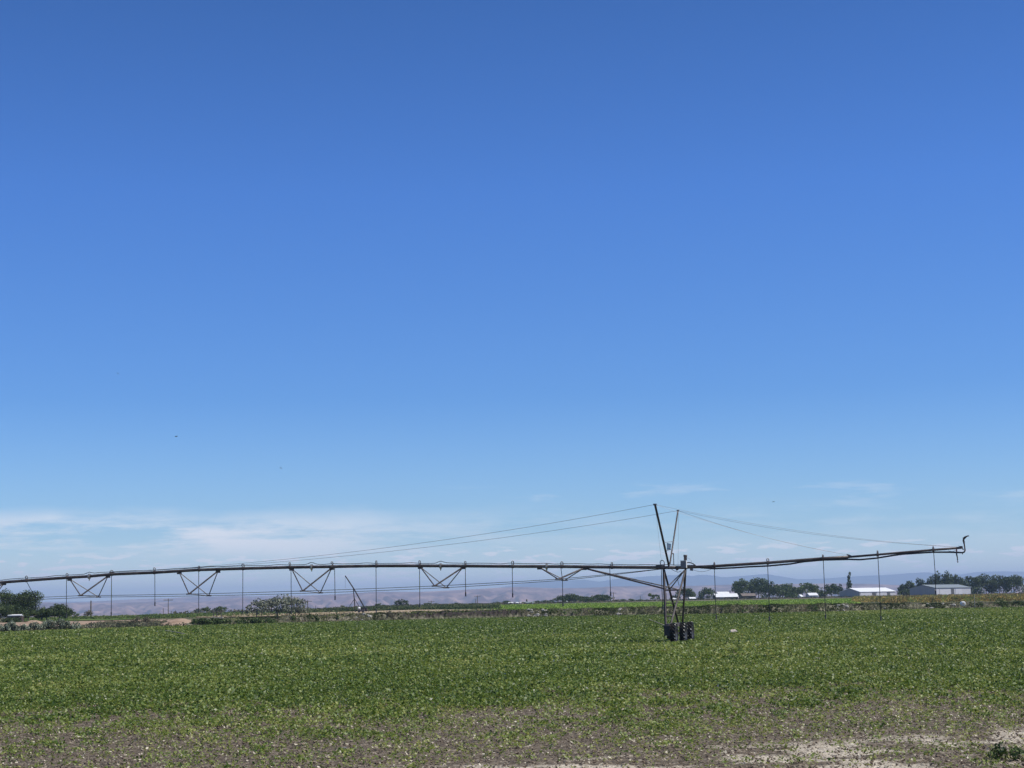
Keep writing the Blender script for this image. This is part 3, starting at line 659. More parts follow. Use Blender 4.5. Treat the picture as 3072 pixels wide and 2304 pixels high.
for (px, top, w, st, m_, lab, Z) in FT:
    cl = 0 if st in ('bush', 'poplar') else .02
    tree(px, top, Z, w, st, m_, lab, 'poplar_tree' if st == 'poplar' else ('thicket' if st == 'bush' else 'farm_tree'), 'bush' if st == 'bush' else 'tree', FG, clear=cl, dense=1.7)
# extra low foliage filling the feet of the farm trees
# ------------------------------------------------------------------ farm buildings
M['grey_wall'] = mat_noise('grey_metal_siding', [(.3, (.27, .28, .31)), (.7, (.33, .34, .37))], scale=.6, vscale=(6, 6, .3), rough=.6)
M['light_wall'] = mat_noise('light_metal_siding', [(.3, (.38, .38, .42)), (.7, (.46, .46, .50))], scale=.6, vscale=(6, 6, .3), rough=.6)
M['white_roof'] = mat_noise('white_metal_roof', [(.3, (.72, .73, .76)), (.7, (.80, .81, .83))], scale=.5, rough=.45)
M['grey_roof'] = mat_noise('grey_metal_roof', [(.3, (.20, .23, .25)), (.7, (.26, .29, .31))], scale=.5, rough=.55)
M['brown_roof'] = mat_noise('brown_shingle', [(.3, (.16, .13, .12)), (.7, (.22, .18, .16))], scale=1, rough=.9)
M['dark_wall'] = mat_noise('dark_wall', [(.3, (.05, .035, .03)), (.7, (.09, .065, .055))], scale=1, rough=.9)
M['door_panel'] = mat_noise('door_panel', [(.3, (.44, .44, .48)), (.7, (.50, .50, .54))], scale=.5, rough=.55)
M['dark_gap'] = mat_noise('dark_opening', [(.3, (.05, .05, .055)), (.7, (.10, .10, .11))], scale=.5, rough=.8)
def gable(name, label, cat, px, Z, ang, Wd, Ld, eave, ridge, wm, gm, rm, doors=(), over=.35):
    """near corner at column px; ang = direction of the long side from +X towards +Y"""
    x = azx(px) * Z; z0 = gzs(x, Z); root = empty(name, (x, Z, z0), label, cat)
    u = Vector((math.cos(ang), math.sin(ang), 0)); v = Vector((-math.sin(ang), math.cos(ang), 0)); o = Vector((x, Z, z0 - .3)); k = Vector((0, 0, 1))
    e = eave + .3; rd = ridge + .3
    MB().prism([o, o + u * Ld, o + u * Ld + k * e, o + k * e], -.2).build('long_wall', wm, root)
    MB().prism([o + v * Wd, o + v * Wd + u * Ld, o + v * Wd + u * Ld + k * e, o + v * Wd + k * e], .2).build('long_wall', wm, root)
    for a in (0.01, Ld - .01):
        b = o + u * a
        MB().prism([b + v * .22, b + v * (Wd - .22), b + v * (Wd - .22) + k * (e - .02), b + v * Wd / 2 + k * (rd - .12), b + v * .22 + k * (e - .02)], .15 if a > 1 else -.15).build('gable_wall', gm, root)
    r = MB()
    for s_ in (0, 1):
        a0 = o + v * (-over if s_ == 0 else Wd + over) + k * (e - over * (ridge - eave) / (Wd / 2) + .06) - u * over
        a1 = o + v * Wd / 2 + k * (rd + .06) - u * over
        r.prism([a0, a0 + u * (Ld + 2 * over), a1 + u * (Ld + 2 * over), a1], .12)
    r.build('roof', rm, root)
    for (f0, f1, top, mt, nm) in doors:
        a = o + u * Ld * f0 - v * .05; c = o + u * Ld * f1 - v * .05; t_ = k * (.3 + eave * top)
        MB().prism([a, c, c + t_, a + t_], .06).build(nm, mt, root)
    return root
A = R(52)
gable('metal_shed', 'low grey shed with bright white roof, left of the two big sheds', 'shed', 2579, 762, A, 10.2, 37, 2.45, 4.15, M['light_wall'], M['grey_wall'], M['white_roof'],
      [(.02, .32, .9, M['door_panel'], 'door'), (.34, .44, .8, M['dark_gap'], 'opening'), (.46, .74, .9, M['door_panel'], 'door'), (.76, .84, .8, M['dark_gap'], 'opening')])
gable('metal_shed', 'larger grey metal shed with grey roof and sliding doors at the right', 'shed', 2805, 758, A, 12.2, 40, 3.6, 5.0, M['light_wall'], M['grey_wall'], M['grey_roof'],
      [(.03, .10, .85, M['door_panel'], 'door'), (.12, .42, .85, M['door_panel'], 'door'), (.44, .52, .9, M['dark_gap'], 'opening'), (.56, .74, .85, M['door_panel'], 'door')])
gable('farm_shed', 'long low farm building with bright white roof beside a round tree', 'shed', 2150, 790, R(8), 7, 10.2, 1.3, 2.7, M['dark_wall'], M['dark_wall'], M['white_roof'], [(.1, .35, .9, M['grey_wall'], 'door'), (.6, .8, .9, M['dark_gap'], 'opening')], .5)
gable('farm_shed', 'small white roof showing behind the long white roofed farm building', 'shed', 2158, 806, R(14), 6, 5.5, 2.2, 3.6, M['grey_wall'], M['grey_wall'], M['white_roof'])
gable('house', 'brown roofed house under the large rounded tree', 'house', 2229, 782, R(6), 8, 6.0, 1.5, 2.6, M['dark_wall'], M['dark_wall'], M['brown_roof'], [(.3, .4, .8, M['dark_gap'], 'door')])
gable('house', 'tiny white gabled house left of the wider white one', 'house', 2402, 772, R(60), 1.9, 3, .8, 1.6, M['light_wall'], M['white_roof'], M['white_roof'], (), .15)
gable('house', 'wider white house with white roof below the domed tree', 'house', 2428, 774, R(10), 5, 4.2, 1.2, 2.3, M['light_wall'], M['light_wall'], M['white_roof'], [(.4, .6, .7, M['dark_gap'], 'door')], .15)
gable('small_shed', 'small pale shed seen between the tower legs', 'shed', 2016, 780, R(12), 3, 2.2, .6, 1.0, M['white_roof'], M['light_wall'], M['white_roof'], (), .1)
M['green_paint'] = mat_noise('green_paint', [(.3, (.03, .10, .05)), (.7, (.05, .14, .07))], scale=2, rough=.5)
gable('green_shed', 'small green shed with pale roof right of the tower', 'shed', 2070, 770, R(10), 3, 2.6, .75, 1.35, M['green_paint'], M['green_paint'], M['white_roof'], (), .2)
gable('white_shed', 'leftmost tiny white shed on the horizon left of the grove', 'shed', 1526, 690, R(6), 3, 1.9, .4, .75, M['door_panel'], M['door_panel'], M['white_roof'], (), .1)
gable('white_shed', 'middle tiny white shed on the horizon left of the grove', 'shed', 1548, 690, R(5), 3, 2.1, .4, .7, M['door_panel'], M['door_panel'], M['white_roof'], (), .1)
gable('white_shed', 'long low white shed on the horizon, rightmost of three', 'shed', 1578, 692, R(4), 4, 3.6, .4, .8, M['door_panel'], M['door_panel'], M['grey_roof'], (), .1)
gable('dark_shed', 'small dark flat shed beside the pole right of the grove', 'shed', 1840, 770, R(3), 3, 2.7, .7, .9, M['dark_wall'], M['dark_wall'], M['dark_wall'], (), .1)
gable('trailer', 'long low white trailer roof half hidden under the left trees', 'trailer', 24, 284, R(2), 2, 2.1, .95, 1.1, M['dark_wall'], M['dark_wall'], M['white_roof'], (), .06)
# ------------------------------------------------------------------ utility poles
M['pole_wood'] = mat_noise('pole_wood', [(.3, (.10, .08, .065)), (.7, (.20, .165, .14))], scale=2, rough=.9)
def pole(px, top, Z, label, cross=0, r=.12, lean=0):
    x = azx(px) * Z; z0 = gzs(x, Z); tp = P(px, top, Z)
    root = empty('utility_pole', (x, Z, z0), label, 'pole', 'utility poles in the farmland')
    MB().tube([(x, Z, z0 - .3), (tp.x + lean, Z, tp.z)], [r * 1.15, r * .8], 8).build('post', M['pole_wood'], root)
    if cross:
        for k in range(cross):
            MB().box((tp.x, Z, tp.z - .35 - k * .9), 2.4 * max(1, Z / 600), .12, .16, .3).build('crossarm', M['pole_wood'], root)
pole(273, 1802, 372, 'thick short pole rising from the olive bush at the left', 0, .16)
pole(505, 1796, 440, 'plain pole left of the second pair of braces', 1, .10)
pole(490, 1825, 450, 'very short pole stub beside the plain pole', 0, .09)
pole(527, 1830, 455, 'tiny pole stub right of the plain pole', 0, .08)
pole(923, 1800, 470, 'pole with crossarm just right of the silvery trees', 1, .10)
pole(947, 1817, 480, 'tiny pole between crossarm pole and leaning boom', 0, .08)
pole(1294, 1802, 700, 'small pole beside the pale green distant tree', 1, .13)
pole(1432, 1786, 705, 'tallest pole of the double pole near the centre', 1, .14)
pole(1427, 1797, 712, 'shorter pole of the double pole near the centre', 0, .12)
pole(1512, 1798, 720, 'tiny pole above the leftmost white shed', 0, .12)
pole(1840, 1777, 768, 'pole with crossarm beside the dark flat shed', 1, .15)
pole(1921, 1788, 780, 'small pole left of the spiky tree', 0, .14)
pole(1999, 1778, 780, 'pole seen against the left tower leg', 0, .14)
pole(2190, 1771, 800, 'pole with wide crossarm above the white roof', 1, .16)
pole(2541, 1754, 820, 'thin pole rising from the left shed roof', 0, .10)

# ------------------------------------------------------------------ mounds, frame, boom, pump, pipe end
def mound(px, top, Z, wpx, dep, label, mat):
    x = azx(px) * Z; w = wpx * Z / F; h = P(px, top, Z).z
    nx, ny = 40, 20; V = []
    for j in range(ny + 1):
        for i in range(nx + 1):
            a = (i / nx - .5) * 2; b = (j / ny - .5) * 2; rr = min(1, math.hypot(a, b))
            hh = h * (math.cos(rr * math.pi) * .5 + .5) * (.8 + .4 * float(fbm(a * 3 + px, b * 3, 5, 3)))
            V.append((x + a * w / 2, Z + b * dep / 2, hh + .02 - (.2 if rr >= 1 else 0)))
    idx = np.arange((nx + 1) * (ny + 1)).reshape(ny + 1, nx + 1)
    Fq = np.stack([idx[:-1, :-1], idx[:-1, 1:], idx[1:, 1:], idx[1:, :-1]], -1).reshape(-1, 4)
    tag(mesh_np('dirt_mound', V, Fq, mat, smooth=True), label, 'mound', 'piles of bare dirt')
mound(100, 1861, 235, 90, 10, 'orange tan dirt mound behind the sagebrush', M['pink_dirt'])
mound(540, 1856, 200, 150, 12, 'long pinkish dirt bank ending at the dark green bushes', M['pink_dirt'])
mound(250, 1868, 250, 120, 10, 'low tan dirt rise right of the sagebrush', M['pink_dirt'])
M['steel'] = mat_noise('weathered_galvanised', [(.3, (.13, .12, .115)), (.5, (.20, .185, .18)), (.7, (.30, .28, .27))], scale=3, rough=.5, spec=.4, metal=.35)
M['rust'] = mat_noise('dark_rusty_pipe', [(.3, (.055, .042, .041)), (.5, (.105, .085, .08)), (.7, (.19, .165, .155))], scale=2.2, rough=.5, spec=.4, metal=.25, vscale=(1, 1, 2))
M['boom'] = mat_noise('dark_boom', [(.3, (.025, .022, .025)), (.7, (.05, .045, .05))], scale=2, rough=.7)
M['dark_steel'] = mat_noise('dark_weathered_steel', [(.3, (.035, .028, .028)), (.5, (.06, .05, .048)), (.7, (.11, .095, .09))], scale=2.5, rough=.55, spec=.3, metal=.15)
M['black'] = mat_noise('black_rubber', [(.3, (.012, .012, .014)), (.7, (.03, .03, .034))], scale=8, rough=.45, spec=.5)
M['hose'] = mat_noise('dark_hose', [(.3, (.03, .032, .04)), (.7, (.07, .07, .085))], scale=4, rough=.5)
M['galv'] = mat_noise('galvanised_steel', [(.3, (.32, .31, .30)), (.7, (.46, .45, .43))], scale=6, rough=.4, metal=.5)
M['cable'] = mat_noise('steel_cable', [(.3, (.24, .26, .30)), (.7, (.32, .34, .38))], scale=6, rough=.5, metal=.3)
M['box_grey'] = mat_noise('panel_box', [(.3, (.20, .20, .22)), (.7, (.27, .26, .28))], scale=5, rough=.5)
M['white_paint'] = mat_noise('white_paint', [(.3, (.72, .72, .72)), (.7, (.80, .80, .79))], scale=4, rough=.4)
M['blue_plate'] = mat_noise('pale_blue_plate', [(.3, (.22, .42, .55)), (.7, (.30, .52, .66))], scale=4, rough=.5)
M['red'] = mat_noise('red_fitting', [(.3, (.28, .03, .04)), (.7, (.38, .05, .06))], scale=8, rough=.5)
M['yellow'] = mat_noise('brass_fitting', [(.3, (.35, .30, .10)), (.7, (.5, .42, .18))], scale=8, rough=.4, metal=.5)
def G(px, py, Z): return P(px, py, Z)
# pipe frame over the ditch
Zf = 187
fr = empty('pipe_frame', (XY(652, Zf), Zf, 0), 'small open pipe frame gate standing over the ditch at the left', 'gate')
for px in (641, 651, 664): MB().tube([G(px, 1863, Zf), G(px, 1834, Zf)], .05, 6).build('post', M['rust'], fr)
for py in (1836, 1841): MB().tube([G(640, py, Zf), G(665, py - .5, Zf)], .035, 6).build('rail', M['rust'], fr)
MB().tube([G(641, 1852, Zf), G(663, 1838, Zf)], .03, 6).build('brace', M['rust'], fr)
MB().box(G(652, 1853, Zf), 1.3, .6, .12).build('deck', M['pale'], fr)
# leaning boom
Zb = 330
bm = empty('leaning_boom', (XY(1065, Zb), Zb, 0), 'tall leaning dark boom propped by an upright post on the dirt track', 'boom')
MB().tube([G(1035.5, 1727, Zb), G(1062, 1767, Zb), G(1096, 1827, Zb)], [.11, .12, .13], 10).build('boom_arm', M['boom'], bm)
MB().tube([G(1060, 1765, Zb), G(1063, 1800, Zb + .3), G(1066, 1836, Zb + .5)], [.08, .10, .11], 8).build('post', M['boom'], bm)
MB().tube([G(1062.5, 1798, Zb), G(1042, 1828, Zb - 1)], .05, 8).build('brace', M['boom'], bm)
MB().tube([G(1062.5, 1794, Zb), G(1080, 1824, Zb + 2)], .055, 8).build('brace', M['boom'], bm)
MB().box(G(1092, 1829, Zb), 1.2, .9, .7).build('base_block', M['boom'], bm)
MB().tube([G(1035.5, 1729, Zb), G(1036, 1765, Zb)], .025, 5).build('cable', M['cable'], bm)
MB().tube([G(1098, 1825, Zb), G(1107, 1835, Zb)], .08, 6).build('foot', M['pole_wood'], bm)
pm = empty('engine_pump', (XY(1084, Zb - 3), Zb - 3, 0), 'small dark engine pump with white tank at the foot of the boom', 'pump')
MB().tube([G(1073.5, 1825, Zb - 3), G(1081, 1825, Zb - 3)], .26, 12).build('tank', M['white_paint'], pm, True)
MB().box(G(1083, 1832, Zb - 3), 1.15, .8, .35).box(G(1090, 1830.5, Zb - 3), .5, .6, .4).build('engine', M['rust'], pm)
for px in (1077, 1089): MB().tube([G(px, 1835, Zb - 3.5), G(px, 1835, Zb - 3.3)], .22, 12).build('wheel', M['black'], pm)
MB().tube([G(1080, 1826, Zb - 3), G(1083, 1831, Zb - 3)], .05, 6).build('pipe', M['galv'], pm)
# white barrel on bank
Zw = 209; c0 = G(2888, 1811, Zw)
wb = empty('white_barrel', (c0.x, Zw, 0.3), 'white round barrel lying end on in the weeds of the bank', 'barrel')
MB().tube([c0 + Vector((0, -.35, 0)), c0 + Vector((0, -.30, 0)), c0 + Vector((.1, .5, 0))], [.26, .30, .30], 18).build('shell', M['white_paint'], wb, True)
MB().tube([c0 + Vector((0, -.40, 0)), c0 + Vector((0, -.355, 0))], [.15, .15], 14).build('cap', M['pale'], wb)
ps_ = G(2924, 1812, 209)
MB().tube([(ps_.x, 209, 0), (G(2923, 1786, 209))], .03, 6).build('stake', M['galv'])
tag(bpy.data.objects['stake'], 'thin pale stake standing on the bank right of the white barrel', 'stake')
tg = G(1701, 1807, 700)
MB().tube([(tg.x, 700, -.1), (tg.x, 700, .5), (tg.x - .1, 700, 1.15)], [.28, .26, .05], 8).build('white_marker', M['white_paint'])
tag(bpy.data.objects['white_marker'], 'tiny white upright object in front of the dark grove', 'marker')

def rubble():
    g = np.random.default_rng(3)
    spec = [(1580, 1640, 26), (1850, 1870, 5), (1040, 1110, 12), (2500, 2540, 10), (2640, 2800, 8), (2820, 2860, 5)]
    k = 0
    for (a, b, n) in spec:
        for _ in range(n):
            px = g.uniform(a, b); Y = float(np.interp(px, EPX, EYY)) + .8 + g.uniform(.4, 2.6); x = azx(px) * Y; z = float(bankz(px, Y))
            s = g.uniform(.10, .26); mb = MB()
            import bmesh
            bmm = bmesh.new(); bmesh.ops.create_icosphere(bmm, subdivisions=1, radius=s)
            for v in bmm.verts: v.co = Vector((v.co.x * 1.3, v.co.y, v.co.z * .8)) * g.uniform(.7, 1.2)
            me = bpy.data.meshes.new('rock'); bmm.to_mesh(me); bmm.free(); me.materials.append(M['rock'])
            o = bpy.data.objects.new('rock', me); COL.objects.link(o); o.location = (x, Y, z + s * .3)
            lab = {1580: 'pale grey stone in the rubble patch on the bank', 1850: 'small whitish stone on the bank left of the tower', 1040: 'grey stone on the bank below the leaning boom',
                   2500: 'pale stone on the bank below the left shed', 2640: 'pale stone on the bank between the two sheds', 2820: 'pale stone on the bank left of the white barrel'}[a]
            tag(o, lab, 'rock', 'stones: ' + lab)
M['rock'] = mat_noise('pale_stone', [(.3, (.22, .21, .19)), (.7, (.42, .40, .36))], scale=6, rough=.9)
rubble()
# things lying in the field
q = P(2196, 1902, 1); tY = F * CAMH / (1902 - yh(2196)); xq = azx(2196) * tY
bg_ = MB(); import bmesh
bmm = bmesh.new(); bmesh.ops.create_icosphere(bmm, subdivisions=2, radius=.16)
for v in bmm.verts: v.co = Vector((v.co.x * 1.5, v.co.y, v.co.z)) * random.uniform(.75, 1.2)
me = bpy.data.meshes.new('sack'); bmm.to_mesh(me); bmm.free(); me.materials.append(mat_noise('pale_pink_cloth', [(.3, (.62, .52, .43)), (.7, (.72, .62, .53))], scale=8, rough=.9))
o = bpy.data.objects.new('sack', me); COL.objects.link(o); o.location = (xq, tY, .20); tag(o, 'small pale pinkish sack lying in the crop right of the tower', 'sack')
def fieldhose(name, pts, label, r):
    w = []
    for (px, py) in pts:
        Y = F * (CAMH - .22) / (py - yh(px)); w.append((azx(px) * Y, Y, .22))
    o = MB().tube(w, r, 6).build(name, M['pale']); tag(o, label, 'hose')
fieldhose('hose_line', [(1945, 1856), (1957, 1862), (1972, 1867), (1996, 1876)], 'pale hose lying in the crop just left of the tower base', .035)
fieldhose('hose_line', [(497, 1890), (512, 1892), (530, 1895), (556, 1900)], 'pale hose lying in the crop far left of the tower', .04)

# ------------------------------------------------------------------ the centre pivot
TH = R(15); ZT = 85.0
Tpt = P(2025, 1800, ZT); Tpt.z = 0
ldir = Vector((math.cos(TH), -math.sin(TH), 0)); ndir = Vector((math.sin(TH), math.cos(TH), 0))
def PL(px, py, d=0.0):
    """point where the pixel's ray meets the vertical plane through the machine, d metres behind it"""
    dd = ray(px, py); t = ((Tpt - CAM).dot(ndir) + d) / dd.dot(ndir); return CAM + dd * t
PV = empty('center_pivot', Tpt, 'long wheeled irrigation machine spanning the field, dark pipe with trusses and hanging hoses', 'irrigation machine')
pipe_px = [(-420, 1778), (-260, 1765), (-130, 1755.5), (0, 1747.6), (76, 1741.8), (200, 1733), (268, 1729), (334, 1722.8), (463, 1717.7), (596, 1709.6), (728, 1705.6), (870, 1702), (996, 1700), (1127, 1697.7), (1258, 1697.5), (1395, 1698), (1500, 1699), (1685, 1699.7), (1829, 1701.4), (1991, 1702.8), (2055, 1702.5)]
oh_px = [(2055, 1702.5), (2143, 1698.5), (2304, 1688.3), (2470, 1675.5), (2545, 1671)]
oh2_px = [(2545, 1671), (2634, 1663.8), (2800, 1649.6), (2888, 1643)]
MB().tube([PL(*p) for p in pipe_px], .082, 14).build('span_pipe', M['rust'], PV, True)
MB().tube([PL(*p) for p in oh_px], .072, 12).build('overhang_pipe', M['rust'], PV, True)
MB().tube([PL(*p) for p in oh2_px], .054, 12).build('overhang_pipe', M['rust'], PV, True)
def pipe_y(px):
    a = pipe_px + oh_px[1:] + oh2_px[1:]; return float(np.interp(px, [p[0] for p in a], [p[1] for p in a]))
# wavy cable strapped on top of the pipe
cb = []
for px in np.arange(-300, 2060, 8):
    w = .12 + .05 * float(vnoise(px * .03, 0, 3)) + (.10 * math.exp(-((px - 268) / 10) ** 2) + .10 * math.exp(-((px - 935) / 10) ** 2) + .10 * math.exp(-((px - 1322) / 10) ** 2))
    cb.append(PL(px, pipe_y(px)) + Vector((0, 0, w)))
MB().tube(cb, .018, 6).build('electric_cable', M['hose'], PV, True)
# hose under the overhang
uh = [(2100, 1703), (2144, 1706), (2200, 1703.5), (2245, 1700.5), (2304, 1697.8), (2370, 1692), (2412, 1685), (2470, 1680), (2547, 1678), (2580, 1679), (2629, 1674.5), (2681, 1666), (2707, 1662.5), (2797, 1656.5), (2850, 1656.5), (2884, 1657.8)]
MB().tube([PL(*p) for p in uh], .04, 8).build('supply_hose', M['hose'], PV, True)
for (a, b, dp) in ((2075, 2140, 9), (2340, 2382, 5), (2845, 2868, 3)):
    MB().tube([PL(a + (b - a) * k / 8, pipe_y(a + (b - a) * k / 8) + 6 + dp * math.sin(math.pi * k / 8)) for k in range(9)], .009, 5).build('tie_wire', M['cable'], PV)
# joints and flanges
for px in (268, 935, 1322, -120, 1640):
    c = PL(px, pipe_y(px)); MB().tube([c - ldir * .045, c + ldir * .045], .145, 16).build('flange', M['galv'], PV)
    MB().tube([c + Vector((0, 0, -.10)), c + Vector((0, 0, -.24))], [.035, .025], 8).build('drain_plug', M['yellow'], PV)
# trusses: (top A, top B, near node, far node)
TR = [((-130, 1757.5), (12, 1750), (-85, 1799), (-28, 1803)), ((209, 1737), (324, 1728), (242, 1787), (295, 1791)), ((538, 1717), (654, 1713), (567, 1782), (626, 1787)),
      ((875, 1706), (995, 1704), (908, 1773), (961, 1778.5)), ((1261, 1701), (1389, 1701.5), (1304, 1758), (1339, 1763)), ((1619, 1702.5), (1752, 1704), (1674.7, 1737.5), (1694.4, 1740.5))]
HW = 1.03
near_nodes = []; far_nodes = []
for (A_, B_, Nn, Fn) in TR:
    a = PL(*A_); b = PL(*B_); n_ = PL(*Nn, -HW); f_ = PL(*Fn, HW); near_nodes.append(n_); far_nodes.append(f_)
    for p, rn, rf in ((a, .031, .025), (b, .041, .027)):
        MB().tube([p, n_], rn, 8).build('truss_brace', M['rust'], PV)
        MB().tube([p, f_], rf, 8).build('truss_brace', M['steel'], PV)
        c = p + Vector((0, 0, -.02)); MB().box(c, .26, .06, .17, -TH).build('gusset', M['rust'], PV)
    MB().tube([n_, f_], .022, 6).build('cross_strut', M['steel'], PV)
    for p in (n_, f_): MB().tube([p - ldir * .16, p + ldir * .16], [.035, .035], 8).build('rod_clevis', M['rust'], PV)
endn = PL(2010, 1704, -.15); endf = PL(2012, 1704, .15)
lft_n = PL(-420, 1800, -HW); lft_f = PL(-400, 1804, HW)
def sagline(p, q, sag, n=9): return [p.lerp(q, k / n) - Vector((0, 0, sag * 4 * (k / n) * (1 - k / n))) for k in range(n + 1)]
for nodes, e_, l_ in ((near_nodes, endn, lft_n), (far_nodes, endf, lft_f)):
    pts = [l_] + nodes + [e_]
    for a, b in zip(pts[:-1], pts[1:]): MB().tube(sagline(a, b, .01, 3), .016, 6).build('truss_rod', M['hose'], PV)
# last brace down to the tower
MB().tube([PL(1755, 1705), PL(1840, 1727, -.3), PL(1997, 1767, -.7)], .043, 10).build('end_brace', M['rust'], PV)
MB().tube([PL(1757, 1705), PL(2030, 1767, .7)], .03, 8).build('end_brace', M['steel'], PV)
# guy cables
def guy(a, b, sag, r=.0085): MB().tube(sagline(a, b, sag, 14), r, 5).build('guy_cable', M['cable'], PV)
# masts
HM = 3.4
mA = PL(1965, 1513.5, -HM); mB = PL(2034, 1532, HM * .9); bA = PL(2006.5, 1696, -.05); bB = PL(2010, 1690, .1)
MB().tube([bA, mA], [.056, .056], 10).build('mast', M['dark_steel'], PV); MB().tube([bB, mB], [.04, .04], 10).build('mast', M['dark_steel'], PV)
MB().box(mA + Vector((0, 0, 0)), .16, .12, .08, -TH).build('mast_cap', M['steel'], PV); MB().box(mB, .13, .10, .07, -TH).build('mast_cap', M['steel'], PV)
anc = PL(338, 1717, 0); endp = PL(2872, 1641, 0); midp = PL(2540, 1664, 0)
guy(mA, anc, .50); guy(mB, anc, .50); guy(mA, endp, .30, .006); guy(mB, endp, .30, .006); guy(mA, midp, .20, .006); guy(mB, midp, .20, .008)
for a, b, c, d in ((1967, 1530, 1985, 1690), (2036, 1534, 2034, 1696)):
    MB().tube([PL(a, b, 0), PL(c, d, 0)], .005, 5).build('tie_wire', M['cable'], PV)
# cross bars and plate between the masts
def onm(a, b, py, d_from):                # point on a mast at a given height fraction
    f = (py) ; return a.lerp(b, f)
for f in (.385, .245):
    MB().tube([bA.lerp(mA, f), bB.lerp(mB, f + .02)], .018, 6).build('mast_tie', M['galv'], PV)
sg = [PL(2000.5, 1629, 0), PL(2013, 1631.5, 0), PL(2011.5, 1650, 0), PL(2001, 1650, 0)]
sgn = MB().prism(sg, .02).build('sign_plate', M['blue_plate'], PV)
up = Vector((0, 0, 0)) - ndir * .012
MB().prism([PL(2001.4, 1632.2, -.025), PL(2011.2, 1634, -.025), PL(2010.4, 1645.0, -.025), PL(2002, 1642.6, -.025)], .006).build('white_panel', M['white_paint'], sgn)
MB().prism([PL(2003, 1645.2, -.025), PL(2008.3, 1647, -.025), PL(2007.6, 1649, -.025), PL(2002.8, 1647.4, -.025)], .006).build('white_panel', M['white_paint'], sgn)
# tower legs
T1 = PL(1991, 1705, 0); T2 = PL(2057, 1707, 0)
B1a = PL(1997.5, 1884, -2.0); B1b = PL(2010.5, 1880, -1.9); B2a = PL(2035.5, 1873, 2.0); B2b = PL(2048, 1868, 2.05)
for a, b, r in ((T1, B1a, .062), (T1, B2a, .055), (T2, B1b, .055), (T2, B2b, .05)): MB().tube([a, b], r, 4).build('leg', M['dark_steel'], PV)
MB().tube([PL(2052, 1722, 1.3), PL(2050, 1868, 2.1)], .022, 6).build('conduit', M['galv'], PV)
def leg_at(a, b, py):
    za = a.z; zb = b.z; t = (py - za) / (zb - za); return a.lerp(b, t)
for z_, r in ((2.70, .045), (2.05, .028), (1.42, .034)):
    MB().tube([leg_at(T1, B1a, z_), leg_at(T2, B1b, z_)], r, 6).build('cross_member', M['rust'], PV)
    MB().tube([leg_at(T1, B2a, z_), leg_at(T2, B2b, z_)], r * .9, 6).build('cross_member', M['rust'], PV)
pA = leg_at(T1, B1a, 2.72); pB = leg_at(T1, B2a, 2.72)
MB().tube([T2, pA], .03, 8).build('diagonal_brace', M['steel'], PV); MB().tube([T2, pB], .03, 8).build('diagonal_brace', M['steel'], PV)
# base beam
b0 = (B1a + B1b) / 2; b1 = (B2a + B2b) / 2; b0.z = b1.z = .95
bd = (b1 - b0).normalized(); ang = math.atan2(bd.y, bd.x)
MB().box((b0 + b1) / 2, (b1 - b0).length + .5, .16, .18, ang).build('base_beam', M['rust'], PV)
for z_ in (0,):
    MB().tube([b0 + bd * -.2, B1a], .045, 6).tube([b0, B1b], .045, 6).tube([b1, B2a], .045, 6).tube([b1, B2b], .045, 6).build('leg_foot', M['rust'], PV)
# gear motor box at the near end
gp = PL(2003, 1893, -2.25)
MB().box(gp, .30, .35, .46, -TH).build('drive_motor', M['black'], PV)
MB().tube([gp + Vector((0, 0, -.2)), gp + Vector((.22, 0, -.36))], [.15, .12], 10).build('gearbox', M['black'], PV)
MB().box(gp + Vector((0, -.02, .25)), .34, .38, .04, -TH).build('drive_motor', M['rust'], PV)
